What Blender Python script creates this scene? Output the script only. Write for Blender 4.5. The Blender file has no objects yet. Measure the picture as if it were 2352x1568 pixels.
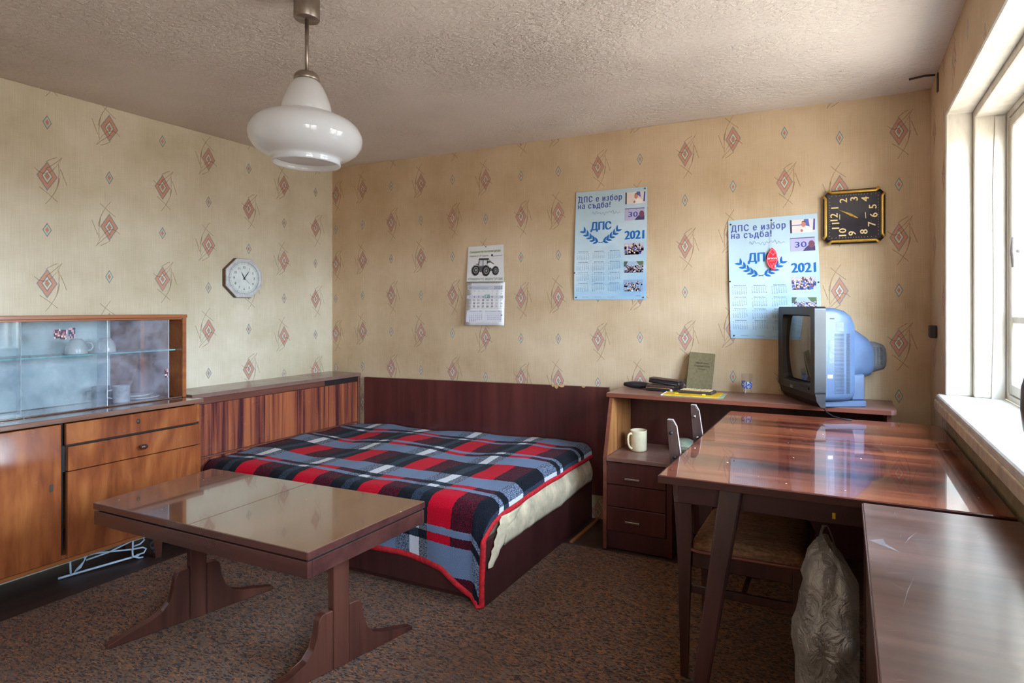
import bpy, bmesh, math, random
from mathutils import Vector, Matrix, noise
from mathutils.geometry import delaunay_2d_cdt
random.seed(7)
PI = math.pi
SC = bpy.context.scene
COL = SC.collection

# ------------------------------------------------------------------ camera
cam_d = bpy.data.cameras.new('camera')
cam_d.sensor_width = 36.0
cam_d.lens = 36.0 * 1355.5 / 2352.0
cam_d.shift_x = -(1322.0 - 1176.0) / 2352.0
cam_d.shift_y = -(784.0 - 708.9) / 2352.0
cam_d.clip_start = 0.05
cam = bpy.data.objects.new('camera', cam_d)
COL.objects.link(cam)
cam.location = (3.513, -3.295, 1.264)
cam.rotation_euler = (PI / 2, 0, 0.4264)
SC.camera = cam

# ------------------------------------------------------------------ light
SC.view_settings.view_transform = 'Standard'
SC.view_settings.look = 'None'
SC.view_settings.gamma = 1.0
SC.view_settings.use_curve_mapping = False
SC.view_settings.exposure = 0.95
SKY, GROUND = 25.0, 14.0
w = bpy.data.worlds.new('overcast_sky')
SC.world = w
w.use_nodes = True
nt = w.node_tree
nt.nodes.clear()
wo = nt.nodes.new('ShaderNodeOutputWorld')
bg = nt.nodes.new('ShaderNodeBackground')
tc = nt.nodes.new('ShaderNodeTexCoord')
sp = nt.nodes.new('ShaderNodeSeparateXYZ')
cr = nt.nodes.new('ShaderNodeValToRGB')
mr = nt.nodes.new('ShaderNodeMapRange')
nt.links.new(tc.outputs['Generated'], sp.inputs[0])
mr.inputs['From Min'].default_value = -1
mr.inputs['From Max'].default_value = 1
nt.links.new(sp.outputs['Z'], mr.inputs['Value'])
nt.links.new(mr.outputs[0], cr.inputs[0])
e = cr.color_ramp.elements
e[0].position = 0.0
e[0].color = (0.40 * GROUND, 0.38 * GROUND, 0.34 * GROUND, 1)
e[1].position = 1.0
e[1].color = (0.40 * SKY, 0.64 * SKY, 1.0 * SKY, 1)
k = e.new(0.485)
k.color = (0.48 * GROUND, 0.46 * GROUND, 0.415 * GROUND, 1)
k = e.new(0.515)
k.color = (0.74 * SKY, 0.88 * SKY, 1.0 * SKY, 1)
nt.links.new(cr.outputs[0], bg.inputs[0])
bg.inputs[1].default_value = 1.0
nt.links.new(bg.outputs[0], wo.inputs[0])
# daylight portals in the window opening and the added second one (guide sampling only)
for yc, wy in ((-1.135, 1.34), (-3.425, 1.36)):
    pl = bpy.data.lights.new('window_portal', 'AREA')
    pl.shape = 'RECTANGLE'
    pl.size, pl.size_y = wy, 1.2
    pl.cycles.is_portal = True
    po = bpy.data.objects.new('window_portal', pl)
    COL.objects.link(po)
    po.location = (4.16, yc, 1.48)
    po.rotation_euler = Vector((-1, 0, 0)).to_track_quat('-Z', 'Y').to_euler()
SC.cycles.max_bounces = 10
SC.cycles.diffuse_bounces = 6
SC.cycles.transparent_max_bounces = 16
SC.cycles.caustics_reflective = False
SC.cycles.caustics_refractive = False
SC.cycles.sample_clamp_indirect = 6.0

# ------------------------------------------------------------------ colour and node helpers
def lin(c):
    return tuple(((x / 255.0) / 12.92 if x / 255.0 <= 0.04045 else ((x / 255.0 + 0.055) / 1.055) ** 2.4) for x in c)

class N:
    """small wrapper: arithmetic on node sockets"""
    def __init__(s, t, v): s.t, s.v = t, v
    def op(s, o, *a, clamp=False):
        n = s.t.nodes.new('ShaderNodeMath'); n.operation = o; n.use_clamp = clamp
        for i, x in enumerate((s,) + a):
            if isinstance(x, N): s.t.links.new(x.v, n.inputs[i])
            else: n.inputs[i].default_value = float(x)
        return N(s.t, n.outputs[0])
    def __add__(s, o): return s.op('ADD', o)
    def __sub__(s, o): return s.op('SUBTRACT', o)
    def __mul__(s, o): return s.op('MULTIPLY', o)
    def __truediv__(s, o): return s.op('DIVIDE', o)
    def __radd__(s, o): return s.op('ADD', o)
    def __rmul__(s, o): return s.op('MULTIPLY', o)
    def __rsub__(s, o): return (s * -1.0) + o
    def abs(s): return s.op('ABSOLUTE')
    def gt(s, o): return s.op('GREATER_THAN', o)
    def lt(s, o): return s.op('LESS_THAN', o)
    def mod(s, o): return s.op('FLOORED_MODULO', o)
    def max(s, o): return s.op('MAXIMUM', o)
    def min(s, o): return s.op('MINIMUM', o)
    def step(s, a, b):
        n = s.t.nodes.new('ShaderNodeMapRange'); n.interpolation_type = 'SMOOTHSTEP'
        s.t.links.new(s.v, n.inputs['Value'])
        n.inputs['From Min'].default_value = a; n.inputs['From Max'].default_value = b
        return N(s.t, n.outputs[0])

class Mat:
    def __init__(s, name):
        s.m = bpy.data.materials.new(name); s.m.use_nodes = True
        s.t = s.m.node_tree
        s.b = s.t.nodes['Principled BSDF']; s.out = s.t.nodes['Material Output']
    def node(s, typ, **kw):
        n = s.t.nodes.new(typ)
        for k_, v_ in kw.items(): setattr(n, k_, v_)
        return n
    def link(s, a, b): s.t.links.new(a, b)
    def coord(s, kind='Object', scale=(1, 1, 1), rot=(0, 0, 0)):
        c = s.node('ShaderNodeTexCoord'); m_ = s.node('ShaderNodeMapping')
        m_.inputs['Scale'].default_value = scale; m_.inputs['Rotation'].default_value = rot
        s.link(c.outputs[kind], m_.inputs[0]); return m_.outputs[0]
    def noise(s, vec, scale, detail=3, rough=0.55, dist=0.0):
        n = s.node('ShaderNodeTexNoise'); s.link(vec, n.inputs['Vector'])
        n.inputs['Scale'].default_value = scale; n.inputs['Detail'].default_value = detail
        n.inputs['Roughness'].default_value = rough; n.inputs['Distortion'].default_value = dist
        return N(s.t, n.outputs['Fac'])
    def ramp(s, fac, stops, interp='LINEAR'):
        r = s.node('ShaderNodeValToRGB'); r.color_ramp.interpolation = interp
        el = r.color_ramp.elements
        while len(el) < len(stops): el.new(0.5)
        for q, (p_, c_) in zip(el, stops):
            q.position = p_; q.color = (*lin(c_), 1)
        s.link(fac.v if isinstance(fac, N) else fac, r.inputs[0]); return r.outputs[0]
    def mix(s, fac, a, b, mode='MIX'):
        n = s.node('ShaderNodeMix', data_type='RGBA', blend_type=mode)
        if isinstance(fac, N): s.link(fac.v, n.inputs[0])
        else: n.inputs[0].default_value = fac
        for i, x in ((6, a), (7, b)):
            if isinstance(x, tuple): n.inputs[i].default_value = (*lin(x), 1)
            else: s.link(x, n.inputs[i])
        return n.outputs[2]
    def base(s, c):
        if isinstance(c, tuple): s.b.inputs['Base Color'].default_value = (*lin(c), 1)
        else: s.link(c, s.b.inputs['Base Color'])
        return s
    def set(s, **kw):
        names = dict(rough='Roughness', metal='Metallic', coat='Coat Weight', coatr='Coat Roughness', spec='Specular IOR Level',
                     trans='Transmission Weight', sheen='Sheen Weight', sheenr='Sheen Roughness', sss='Subsurface Weight', alpha='Alpha', ior='IOR')
        for k_, v_ in kw.items():
            inp = s.b.inputs[names[k_]]
            if isinstance(v_, N): s.link(v_.v, inp)
            else: inp.default_value = v_
        return s
    def bump(s, h, strength=0.3, dist=0.002):
        n = s.node('ShaderNodeBump'); n.inputs['Strength'].default_value = strength; n.inputs['Distance'].default_value = dist
        s.link(h.v, n.inputs['Height']); s.link(n.outputs[0], s.b.inputs['Normal']); return s

def plain(name, c, rough=0.5, var=0.06, scale=25.0, **kw):
    m = Mat(name)
    v = m.coord()
    n = m.noise(v, scale, 4)
    lo = tuple(max(0, x * (1 - var * 2)) for x in c); hi = tuple(min(255, x * (1 + var * 2)) for x in c)
    m.base(m.ramp(n, [(0.3, lo), (0.7, hi)])); m.set(rough=rough, **kw)
    m.bump(m.noise(v, scale * 8, 2), 0.08, 0.001)
    return m.m

def wood(name, dark, mid, light, grain='x', bands=9.0, fine=60.0, rough=0.35, coat=0.0, coatr=0.08, warp=0.6, dust_haze=0.0, specks=False, scratch=0.0, wear=0.25, stretch=0.09, spec=0.5, contrast=1.0):
    """wood veneer: broad bands and fine streaks along one axis"""
    m = Mat(name)
    st = {'x': (stretch, 1, 1), 'y': (1, stretch, 1), 'z': (1, 1, stretch)}[grain]
    v = m.coord('Object', st)
    wn = m.noise(v, bands, 3, 0.5, warp)
    v2 = m.coord('Object', tuple(0.35 * q if q < 1 else q for q in st))
    fn = m.noise(v2, fine, 4, 0.6, 0.2)
    vb = m.coord('Object')
    bl = m.noise(vb, 2.2, 2)
    f = wn * 0.62 + fn * 0.26 + bl * 0.12
    c = m.ramp(f, [(0.49 - 0.16 / contrast, dark), (0.49, mid), (0.49 + 0.15 / contrast, light)])
    dr = m.noise(vb, 7.0, 5, 0.65)
    r_ = dr * wear + (rough - wear * 0.5)
    if scratch:
        sv = m.coord('Object', (3, 40, 3), (0, 0, 0.7))
        s1 = m.noise(sv, 5.0, 2, 0.5, 0.6).step(0.60, 0.72)
        c = m.mix(s1 * scratch, c, (176, 160, 158))
        r_ = r_ + s1 * 0.25
    if dust_haze:
        dn = m.noise(vb, 5.0, 5, 0.7).step(0.35, 0.75)
        c = m.mix(dn * dust_haze, c, (150, 132, 126))  # grey film: dust, and on the desk a painted sky haze
        r_ = r_ + dn * dust_haze * 0.5
    if specks:
        vo = m.node('ShaderNodeTexVoronoi'); vo.inputs['Scale'].default_value = 26.0
        m.link(vb, vo.inputs['Vector'])
        sx = m.node('ShaderNodeSeparateColor'); m.link(vo.outputs['Color'], sx.inputs[0])
        near = N(m.t, vo.outputs['Distance']).lt(N(m.t, sx.outputs[1]) * 0.085)
        pick = N(m.t, sx.outputs[0]).gt(0.72)
        sk = near * pick
        c = m.mix(sk, c, (222, 205, 192))
        r_ = r_ + sk * 0.5
    m.base(c); m.set(rough=r_, coat=coat, coatr=coatr, spec=spec)
    m.bump(fn, 0.05, 0.001)
    return m.m

# ------------------------------------------------------------------ wallpaper: printed diamonds and pen scribbles, UV in metres from each strip's left edge
def wallpaper(name, base_lo, base_hi):
    m = Mat(name)
    uvn = m.node('ShaderNodeTexCoord'); s2 = m.node('ShaderNodeSeparateXYZ')
    m.link(uvn.outputs['UV'], s2.inputs[0])
    vo = m.coord('Object')
    wob = (m.noise(vo, 90.0, 2) - 0.5)
    u = N(m.t, s2.outputs[0]) + wob * 0.003
    v = N(m.t, s2.outputs[1]) + (m.noise(vo, 70.0, 2) - 0.5) * 0.004
    col = u.gt(0.266)
    cu = u - 0.133 - col * 0.266
    vv = v - col * 0.26
    bv = (vv + 0.26).mod(0.52) - 0.26
    sv = vv.mod(0.52) - 0.26
    dB = cu.abs() / 0.0410 + bv.abs() / 0.0700
    dS = cu.abs() / 0.0185 + sv.abs() / 0.0350
    # ground colour: woven vertical threads, blotches
    thr = m.noise(m.coord('Object', (1, 1, 0.02)), 260.0, 2, 0.6)
    weft = m.noise(m.coord('Object', (0.06, 0.06, 1)), 300.0, 2, 0.6)
    blot = m.noise(vo, 1.7, 4, 0.6)
    tone = blot * 0.70 + thr * 0.2 + weft * 0.10
    c = m.ramp(tone, [(0.36, base_lo), (0.62, base_hi)])
    mid = lambda d, a, b, s_=0.05: d.step(a - s_, a + s_) * (1.0 - d.step(b - s_, b + s_))
    fade = m.noise(vo, 30.0, 3)
    # large diamond, outside in
    c = m.mix((1.0 - dB.step(0.98, 1.1)) * 0.6, c, (160, 154, 156))
    c = m.mix((1.0 - dB.step(0.86, 0.96)) * (fade * 0.35 + 0.58), c, (206, 140, 114))
    c = m.mix(mid(dB, 0.90, 1.0, 0.03) * 0.75, c, (126, 124, 128))
    c = m.mix((1.0 - dB.step(0.53, 0.57)) * 0.85, c, (118, 112, 104))
    c = m.mix((1.0 - dB.step(0.44, 0.48)) * 0.95, c, (206, 206, 194))
    c = m.mix((1.0 - dB.step(0.25, 0.29)) * 0.75, c, (112, 120, 116))
    c = m.mix((1.0 - dB.step(0.17, 0.21)) * 0.9, c, (208, 130, 106))
    # small diamond
    c = m.mix((1.0 - dS.step(0.95, 1.05)) * 0.85, c, (104, 116, 118))
    c = m.mix((1.0 - dS.step(0.76, 0.84)) * 0.9, c, (196, 200, 190))
    c = m.mix((1.0 - dS.step(0.42, 0.48)) * 0.55, c, (140, 136, 124))
    c = m.mix((1.0 - dS.step(0.32, 0.40)) * 0.95, c, (212, 128, 100))
    # scribbles (turned half round on every second column)
    sg = 1.0 - col * 2.0
    X = cu * sg; Y = bv * sg
    lines = None
    def curve(P, Q, a, b, c_, q0, q1, slope=0.5, wd=0.0011):
        nonlocal lines
        d = (P - (Q * Q * c_ + Q * b + a)).abs() * (1.0 / math.sqrt(1 + slope * slope))
        k_ = (1.0 - d.step(wd * 0.6, wd * 1.9)) * Q.gt(q0) * Q.lt(q1)
        lines = k_ if lines is None else lines.max(k_)
    curve(Y, X, 0.0806, -0.843, 2.0, -0.042, 0.030, 0.85)
    curve(X, Y, -0.050, 0.088, 2.48, 0.0, 0.135, 0.4)
    curve(X, Y, -0.0688, -0.351, 0.0, -0.045, 0.030, 0.35)
    curve(X, Y, -0.046, 0.08, 1.2, -0.066, 0.050, 0.1)
    curve(Y, X, -0.0152, 0.493, -16.7, -0.059, 0.050, 0.9)
    curve(Y, X, -0.040, 0.86, -3.0, -0.060, 0.006, 0.9)
    curve(Y, X, -0.074, 0.79, 4.0, -0.040, 0.006, 0.7)
    c = m.mix(lines * (fade * 0.5 + 0.42), c, (118, 84, 52))
    # rubbed stains
    st = m.noise(vo, 3.3, 6, 0.7).step(0.6, 0.8)
    c = m.mix(st * 0.16, c, (136, 100, 66))
    m.base(c); m.set(rough=0.75, spec=0.25)
    m.bump(thr * 0.6 + weft * 0.4 + m.noise(vo, 40.0, 3) * 0.8, 0.35, 0.0016)
    return m.m

# ------------------------------------------------------------------ materials
M = {}
M['wallpaper'] = wallpaper('wallpaper', (186, 158, 124), (216, 192, 162))
M['wallpaper_left'] = wallpaper('skylit_wallpaper', (192, 178, 150), (222, 212, 192))  # paler copy of the wallpaper, skylight on this wall put into its colour
M['plain_wall'] = plain('plain_wall', (200, 180, 145), 0.8)

def plaster():
    m = Mat('ceiling_plaster')
    v = m.coord()
    vw = m.noise(v, 1.6, 3)
    a = m.noise(m.coord('Object', (1, 2.6, 1), (0, 0, 0.7)), 20.0, 3, 0.6, 1.6)
    b = m.noise(v, 46.0, 3, 0.6, 0.6)
    t_ = m.noise(v, 1.1, 4)
    m.base(m.ramp(t_, [(0.3, (214, 202, 194)), (0.7, (236, 226, 218))])); m.set(rough=0.9, spec=0.15)
    amt = m.noise(m.coord('Object', (0.7, 1, 1)), 1.2, 2).step(0.3, 0.62) * 0.75 + 0.25
    m.bump((a * 0.65 + b * 0.45) * amt, 1.0, 0.018)
    return m.m
M['ceiling'] = plaster()

def paint_white():
    m = Mat('old_white_paint')
    v = m.coord()
    d = m.noise(m.coord('Object', (1, 1, 0.25)), 14.0, 5, 0.7)
    cr_ = m.noise(m.coord('Object', (6, 6, 0.4)), 8.0, 3, 0.6, 0.5).step(0.66, 0.72)
    c = m.ramp(d, [(0.3, (178, 168, 152)), (0.6, (202, 194, 182))])
    c = m.mix(cr_ * 0.45, c, (150, 132, 110))
    m.base(c); m.set(rough=0.42, coat=0.1)
    m.bump(d + m.noise(v, 60, 3) * 0.5, 0.25, 0.003)
    return m.m
M['white_paint'] = paint_white()
M['sill_front'] = plain('shaded_sill_paint', (186, 168, 140), 0.5)  # unlit front of the white sill, its shade put into a beige tone
M['under_sill'] = plain('shaded_wall_below_sill', (150, 128, 92), 0.8)  # wallpaper in shade below the sill, painted as a darker tone
M['floor'] = wood('painted_floorboards', (52, 36, 32), (66, 46, 40), (82, 60, 50), 'y', 6, 50, 0.45)
def carpet():
    m = Mat('carpet_pile')
    v = m.coord('Object', (1.0, 2.4, 1), (0, 0, 0.25))
    vo = m.node('ShaderNodeTexVoronoi'); vo.inputs['Scale'].default_value = 92.0
    wn = m.node('ShaderNodeTexNoise'); wn.inputs['Scale'].default_value = 30
    m.link(v, wn.inputs['Vector'])
    vm = m.node('ShaderNodeVectorMath', operation='MULTIPLY_ADD')
    m.link(wn.outputs['Color'], vm.inputs[0]); vm.inputs[1].default_value = (0.03, 0.03, 0); m.link(v, vm.inputs[2])
    m.link(vm.outputs[0], vo.inputs['Vector'])
    s = m.node('ShaderNodeSeparateColor'); m.link(vo.outputs['Color'], s.inputs[0])
    c = m.ramp(N(m.t, s.outputs[0]), [(0.0, (54, 38, 33)), (0.25, (104, 78, 63)), (0.5, (130, 86, 58)), (0.7, (114, 97, 87)), (0.85, (160, 102, 60)), (1.0, (72, 52, 44))], 'CONSTANT')
    v0 = m.coord()
    big = m.noise(v0, 2.4, 4, 0.6)
    c = m.mix(big.step(0.4, 0.7) * 0.35, c, (92, 66, 54))
    fib = m.noise(m.coord('Object', (1, 3, 1), (0, 0, 0.4)), 240.0, 2)
    c = m.mix(fib.step(0.45, 0.7) * 0.35, c, (150, 124, 106))
    m.base(c); m.set(rough=0.95, spec=0.1, sheen=0.05, sheenr=0.5)
    m.bump((1.0 - N(m.t, vo.outputs['Distance'])) + fib * 0.5, 0.7, 0.005)
    return m.m
M['carpet'] = carpet()
M['carpet_binding'] = plain('carpet_binding', (70, 48, 42), 0.9)

M['table'] = wood('polished_table_veneer', (44, 15, 12), (92, 38, 25), (134, 68, 42), 'x', 7, 40, 0.24, 0.9, 0.03, 0.5, 0.02, True, 0.0, 0.06, 0.06, 0.25, 2.0)
M['table_edge'] = wood('table_frame_wood', (46, 22, 19), (62, 30, 26), (80, 42, 34), 'x', 7, 60, 0.32, 0.3)
M['table_leg'] = wood('table_leg_wood', (46, 21, 18), (62, 30, 26), (80, 42, 34), 'z', 8, 60, 0.32, 0.3)
M['desk'] = wood('scratched_desk_veneer', (72, 46, 40), (102, 70, 60), (128, 94, 82), 'x', 6, 40, 0.30, 0.6, 0.17, 0.6, 0.22, False, 0.0, 0.18, 0.12, 0.4)  # film amount here paints the hazy sky reflection on the top
M['scratch'] = plain('scratched_varnish', (132, 116, 114), 0.5)
M['desk_side'] = wood('desk_side_wood', (58, 24, 22), (78, 36, 30), (98, 50, 40), 'z', 8, 60, 0.35, 0.2)
M['coffee'] = wood('coffee_table_veneer', (86, 54, 38), (104, 68, 48), (120, 82, 58), 'y', 5, 30, 0.10, 1.0, 0.04, 0.4, 0.12, True, 0.0, 0.06)
M['coffee_edge'] = wood('coffee_table_edge', (56, 30, 27), (74, 40, 36), (92, 54, 47), 'x', 8, 60, 0.3, 0.4)
M['coffee_leg'] = wood('coffee_table_leg', (54, 28, 22), (74, 40, 31), (98, 56, 43), 'z', 8, 60, 0.35, 0.3)
M['walnut'] = wood('orange_walnut_veneer', (98, 48, 28), (144, 78, 42), (174, 106, 58), 'z', 5, 40, 0.26, 0.7, 0.10, 1.7, 0.0, False, 0.0, 0.12, 0.30, 0.5, 0.95)
M['walnut_edge'] = wood('orange_walnut_edge', (124, 66, 36), (156, 90, 48), (180, 112, 62), 'y', 6, 60, 0.32, 0.3)
M['walnut_top'] = wood('sideboard_top_veneer', (92, 60, 50), (118, 82, 68), (140, 102, 84), 'y', 6, 40, 0.16, 0.8, 0.08, 0.6, 0.25, True, 0.0, 0.1)
M['walnut_in'] = wood('sideboard_inside', (92, 58, 44), (112, 74, 56), (132, 92, 70), 'y', 7, 60, 0.45)
M['gap_shade'] = plain('gap_shade', (26, 15, 13), 0.7)  # near-black filler, shade of slots and recesses put into the colour
M['rosewood'] = wood('striped_rosewood', (70, 34, 42), (138, 74, 54), (170, 98, 64), 'z', 22, 130, 0.26, 0.5, 0.10, 0.35, 0.0, False, 0.0, 0.12, 0.035, 0.5, 1.7)
M['rose_trim'] = wood('rosewood_trim', (86, 48, 40), (108, 64, 52), (128, 82, 66), 'y', 8, 60, 0.35, 0.3)
M['bin_top'] = wood('storage_box_top', (108, 78, 72), (130, 98, 88), (148, 116, 104), 'y', 6, 40, 0.28, 0.5, 0.15, 0.5, 0.3)
M['mahogany'] = wood('dark_red_mahogany', (62, 26, 26), (80, 36, 34), (96, 46, 42), 'z', 10, 70, 0.34, 0.3, 0.15, 0.5)
M['mahogany_dark'] = wood('dark_bed_board', (54, 25, 25), (66, 31, 30), (80, 39, 37), 'z', 9, 70, 0.4, 0.15)
M['shelf_top'] = wood('dusty_shelf_top', (104, 64, 54), (126, 82, 68), (146, 102, 86), 'x', 7, 50, 0.4, 0.3, 0.2, 0.5, 0.35, True)
M['shelf_edge'] = wood('shelf_edge', (98, 50, 38), (122, 66, 50), (140, 82, 62), 'x', 8, 60, 0.35, 0.3)
M['shelf_side_in'] = wood('light_ribbed_veneer', (120, 72, 38), (164, 106, 60), (186, 128, 78), 'z', 30, 90, 0.4)
M['chair'] = wood('dark_chair_wood', (48, 26, 24), (66, 36, 32), (86, 50, 44), 'z', 9, 80, 0.35, 0.3)
M['chair_worn'] = wood('worn_chair_post', (72, 54, 52), (96, 74, 70), (122, 100, 94), 'z', 10, 80, 0.3, 0.3)
M['pale_edge'] = plain('worn_pale_edge', (170, 154, 148), 0.5)
M['chip'] = plain('chipped_board', (200, 160, 108), 0.9)

def seat_fabric():
    m = Mat('brown_woven_seat_fabric')
    v = m.coord('Object', (0.5, 1, 1))
    a = m.noise(v, 150.0, 3); b = m.noise(m.coord('Object', (0.15, 1, 1)), 90.0, 3)
    m.base(m.ramp(a * 0.5 + b * 0.5, [(0.35, (98, 68, 50)), (0.65, (156, 114, 86))])); m.set(rough=0.95, spec=0.1)
    m.bump(a, 0.6, 0.004); return m.m
M['seat_fabric'] = seat_fabric()

def plaid():
    m = Mat('plaid_wool_blanket')
    uvn = m.node('ShaderNodeTexCoord'); s2 = m.node('ShaderNodeSeparateXYZ')
    m.link(uvn.outputs['UV'], s2.inputs[0])
    vo = m.coord()
    nz = (m.noise(vo, 120.0, 2) - 0.5)
    u = N(m.t, s2.outputs[0]) + nz * 0.010
    v = N(m.t, s2.outputs[1]) + (m.noise(vo, 130.0, 2) - 0.5) * 0.010
    f = (u - 1.845).mod(0.42) / 0.42
    t_ = ((v + 1.18).op('PINGPONG', 0.4175)) / 0.4175
    def seq(stops, speck):
        c = m.ramp(f, stops, 'CONSTANT')
        for (a, b), colr, thr in speck:
            k_ = f.gt(a) * f.lt(b) * m.noise(m.coord('Object', (1, 0.45, 1)), 330.0, 2, 0.8).gt(thr)
            c = m.mix(k_, c, colr)
        return c
    D = seq([(0, (198, 10, 40)), (0.31, (112, 20, 42)), (0.57, (24, 26, 34)), (0.75, (58, 72, 90)), (0.87, (28, 32, 42))],
            [((0.31, 0.57), (36, 18, 28), 0.47), ((0.75, 0.87), (28, 32, 42), 0.52)])
    L = seq([(0, (116, 134, 164)), (0.31, (114, 132, 162)), (0.57, (140, 152, 176)), (0.75, (218, 220, 228)), (0.88, (156, 162, 178))],
            [((0.57, 0.75), (52, 58, 72), 0.49), ((0.88, 1.0), (48, 54, 66), 0.48)])
    isL = (t_.gt(0.25) * t_.lt(0.325)).max(t_.gt(0.42) * t_.lt(0.73))
    c = m.mix(isL, D, L)
    c = m.mix(m.noise(vo, 400.0, 2).step(0.55, 0.8) * 0.10, c, (180, 180, 190))
    m.base(c); m.set(rough=0.95, spec=0.08, sheen=0.04, sheenr=0.4)
    m.bump(m.noise(vo, 170.0, 3, 0.7), 0.7, 0.005)
    return m.m
M['plaid'] = plaid()
M['red_binding'] = plain('red_blanket_binding', (186, 24, 34), 0.8, 0.1, 60)
M['cream_cloth'] = plain('cream_mattress_cloth', (206, 186, 154), 0.9, 0.08, 12)

M['brushed_metal'] = plain('brushed_lamp_metal', (150, 138, 128), 0.38, 0.05, metal=0.85)
M['chrome'] = plain('chrome', (205, 205, 210), 0.22, 0.03, metal=1.0)
def opal():
    m = Mat('opal_glass')
    m.base((226, 228, 234)); m.set(rough=0.12, coat=0.6, coatr=0.04)
    tl = m.node('ShaderNodeBsdfTranslucent'); tl.inputs[0].default_value = (*lin((236, 232, 226)), 1)
    mx = m.node('ShaderNodeMixShader'); mx.inputs[0].default_value = 0.5
    m.link(m.b.outputs[0], mx.inputs[1]); m.link(tl.outputs[0], mx.inputs[2]); m.link(mx.outputs[0], m.out.inputs[0])
    return m.m
M['opal'] = opal()

def glass(name, tint, refl=0.08, haze=None, haze_amt=0.0, grough=0.03):
    m = Mat(name)
    tr = m.node('ShaderNodeBsdfTransparent'); tr.inputs[0].default_value = (*tint, 1)
    gl = m.node('ShaderNodeBsdfGlossy'); gl.inputs['Roughness'].default_value = grough
    fr = m.node('ShaderNodeLayerWeight'); fr.inputs[0].default_value = 0.25
    f = N(m.t, fr.outputs['Facing']).op('POWER', 4.0) * 0.7 + refl
    mx = m.node('ShaderNodeMixShader'); m.link(f.op('MINIMUM', 1.0).v, mx.inputs[0])
    body = tr.outputs[0]
    if haze:
        df = m.node('ShaderNodeBsdfDiffuse'); df.inputs[0].default_value = (*lin(haze), 1)
        m2 = m.node('ShaderNodeMixShader')
        n = m.noise(m.coord(), 6.0, 5, 0.65)
        m.link((n.step(0.25, 0.8) * haze_amt).v, m2.inputs[0])
        m.link(body, m2.inputs[1]); m.link(df.outputs[0], m2.inputs[2]); body = m2.outputs[0]
    m.link(body, mx.inputs[1]); m.link(gl.outputs[0], mx.inputs[2])
    m.link(mx.outputs[0], m.out.inputs[0])
    return m.m
M['window_glass'] = glass('window_pane_glass', (0.97, 0.98, 0.98), 0.02)
M['cabinet_glass'] = glass('cabinet_pane_glass', (0.92, 0.93, 0.95), 0.05, (190, 195, 215), 0.35)
M['blue_glass'] = glass('hazy_blue_pane_glass', (0.94, 0.97, 0.99), 0.12, (214, 226, 238), 0.30)  # whitish diffuse mix stands for sky glare on the pane
M['reflection_panel'] = plain('pale_blue_reflection', (204, 226, 242), 0.18, 0.08, 3, coat=0.6)  # sky reflection in the panes put into a pale blue panel
M['shelf_glass'] = glass('pale_glass_shelf', (0.82, 0.95, 0.95), 0.12, (226, 236, 238), 1.8)
M['ground_glass'] = plain('ground_glass_edge', (226, 234, 240), 0.4)
M['glass_edge'] = plain('turquoise_glass_edge', (120, 196, 200), 0.2)
M['clear_glass'] = glass('drinking_glass', (0.985, 0.985, 0.985), 0.06)
M['bag'] = None
M['paper'] = plain('paper', (226, 224, 226), 0.7, 0.008)
M['tv_black'] = plain('black_tv_plastic', (30, 27, 29), 0.38)
M['tv_grey'] = plain('grey_tv_plastic', (72, 88, 114), 0.42, 0.03, 12)
M['tv_light'] = plain('pale_tv_plastic', (88, 102, 126), 0.42)
M['tv_dark'] = plain('dark_tv_back', (84, 82, 84), 0.5)
M['tv_slit'] = plain('tv_vent_slits', (38, 46, 62), 0.6)
M['screen'] = plain('tv_screen_glass', (34, 32, 32), 0.08, 0.02, coat=1.0)
M['black_leather'] = plain('black_leather', (34, 30, 36), 0.42, 0.1, 60)
M['brown_leather'] = plain('brown_leather', (70, 50, 44), 0.5, 0.1, 60)
M['tan'] = plain('tan_stitching', (150, 118, 74), 0.7)
M['olive'] = plain('olive_book_cloth', (112, 100, 70), 0.75, 0.04, 80)
M['pages'] = plain('old_pages', (206, 178, 132), 0.9, 0.08, 120)
M['dark_book'] = plain('dark_book_cover', (62, 54, 50), 0.6)
M['yellow'] = plain('yellow_card', (218, 168, 22), 0.5)
M['yellow_clip'] = plain('yellow_clip', (236, 206, 30), 0.4)
M['pale_green'] = plain('pale_green_card', (160, 172, 140), 0.6)
M['mug_cream'] = plain('cream_ceramic', (226, 212, 176), 0.25, 0.02, coat=0.4)
M['china'] = plain('white_china', (228, 230, 230), 0.18, 0.02, coat=0.5)
M['bowl'] = plain('pale_green_bowl', (196, 204, 178), 0.4)
M['grey_mug'] = plain('grey_enamel', (206, 208, 214), 0.35)
M['gold'] = plain('gold_trim', (206, 160, 70), 0.35, 0.05, metal=0.7)
M['clock_black'] = plain('black_clock_case', (30, 27, 28), 0.25, 0.05, coat=0.6)
M['clock_face'] = plain('dark_clock_face', (48, 46, 54), 0.12, 0.03, coat=0.8)
M['clock_silver'] = plain('silver_clock_rim', (192, 192, 196), 0.4, 0.04)
M['clock_dial'] = plain('pale_clock_dial', (214, 220, 218), 0.4, 0.02)
M['clock_wood'] = plain('brown_clock_side', (94, 64, 48), 0.5)
M['ink_dark'] = plain('dark_ink', (46, 44, 46), 0.6)
M['tag_red'] = plain('red_tag', (222, 44, 62), 0.35)
M['cream_trim'] = plain('cream_string', (200, 190, 170), 0.8)
M['wire'] = plain('pale_blue_wire', (176, 190, 206), 0.4)
M['cable'] = plain('black_cable', (34, 36, 42), 0.5)
M['socket'] = plain('dark_socket', (52, 40, 36), 0.45)
M['hook'] = plain('dark_bracket', (66, 54, 48), 0.5)
M['iron'] = plain('grey_handle', (140, 134, 128), 0.4, metal=0.6)
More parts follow.
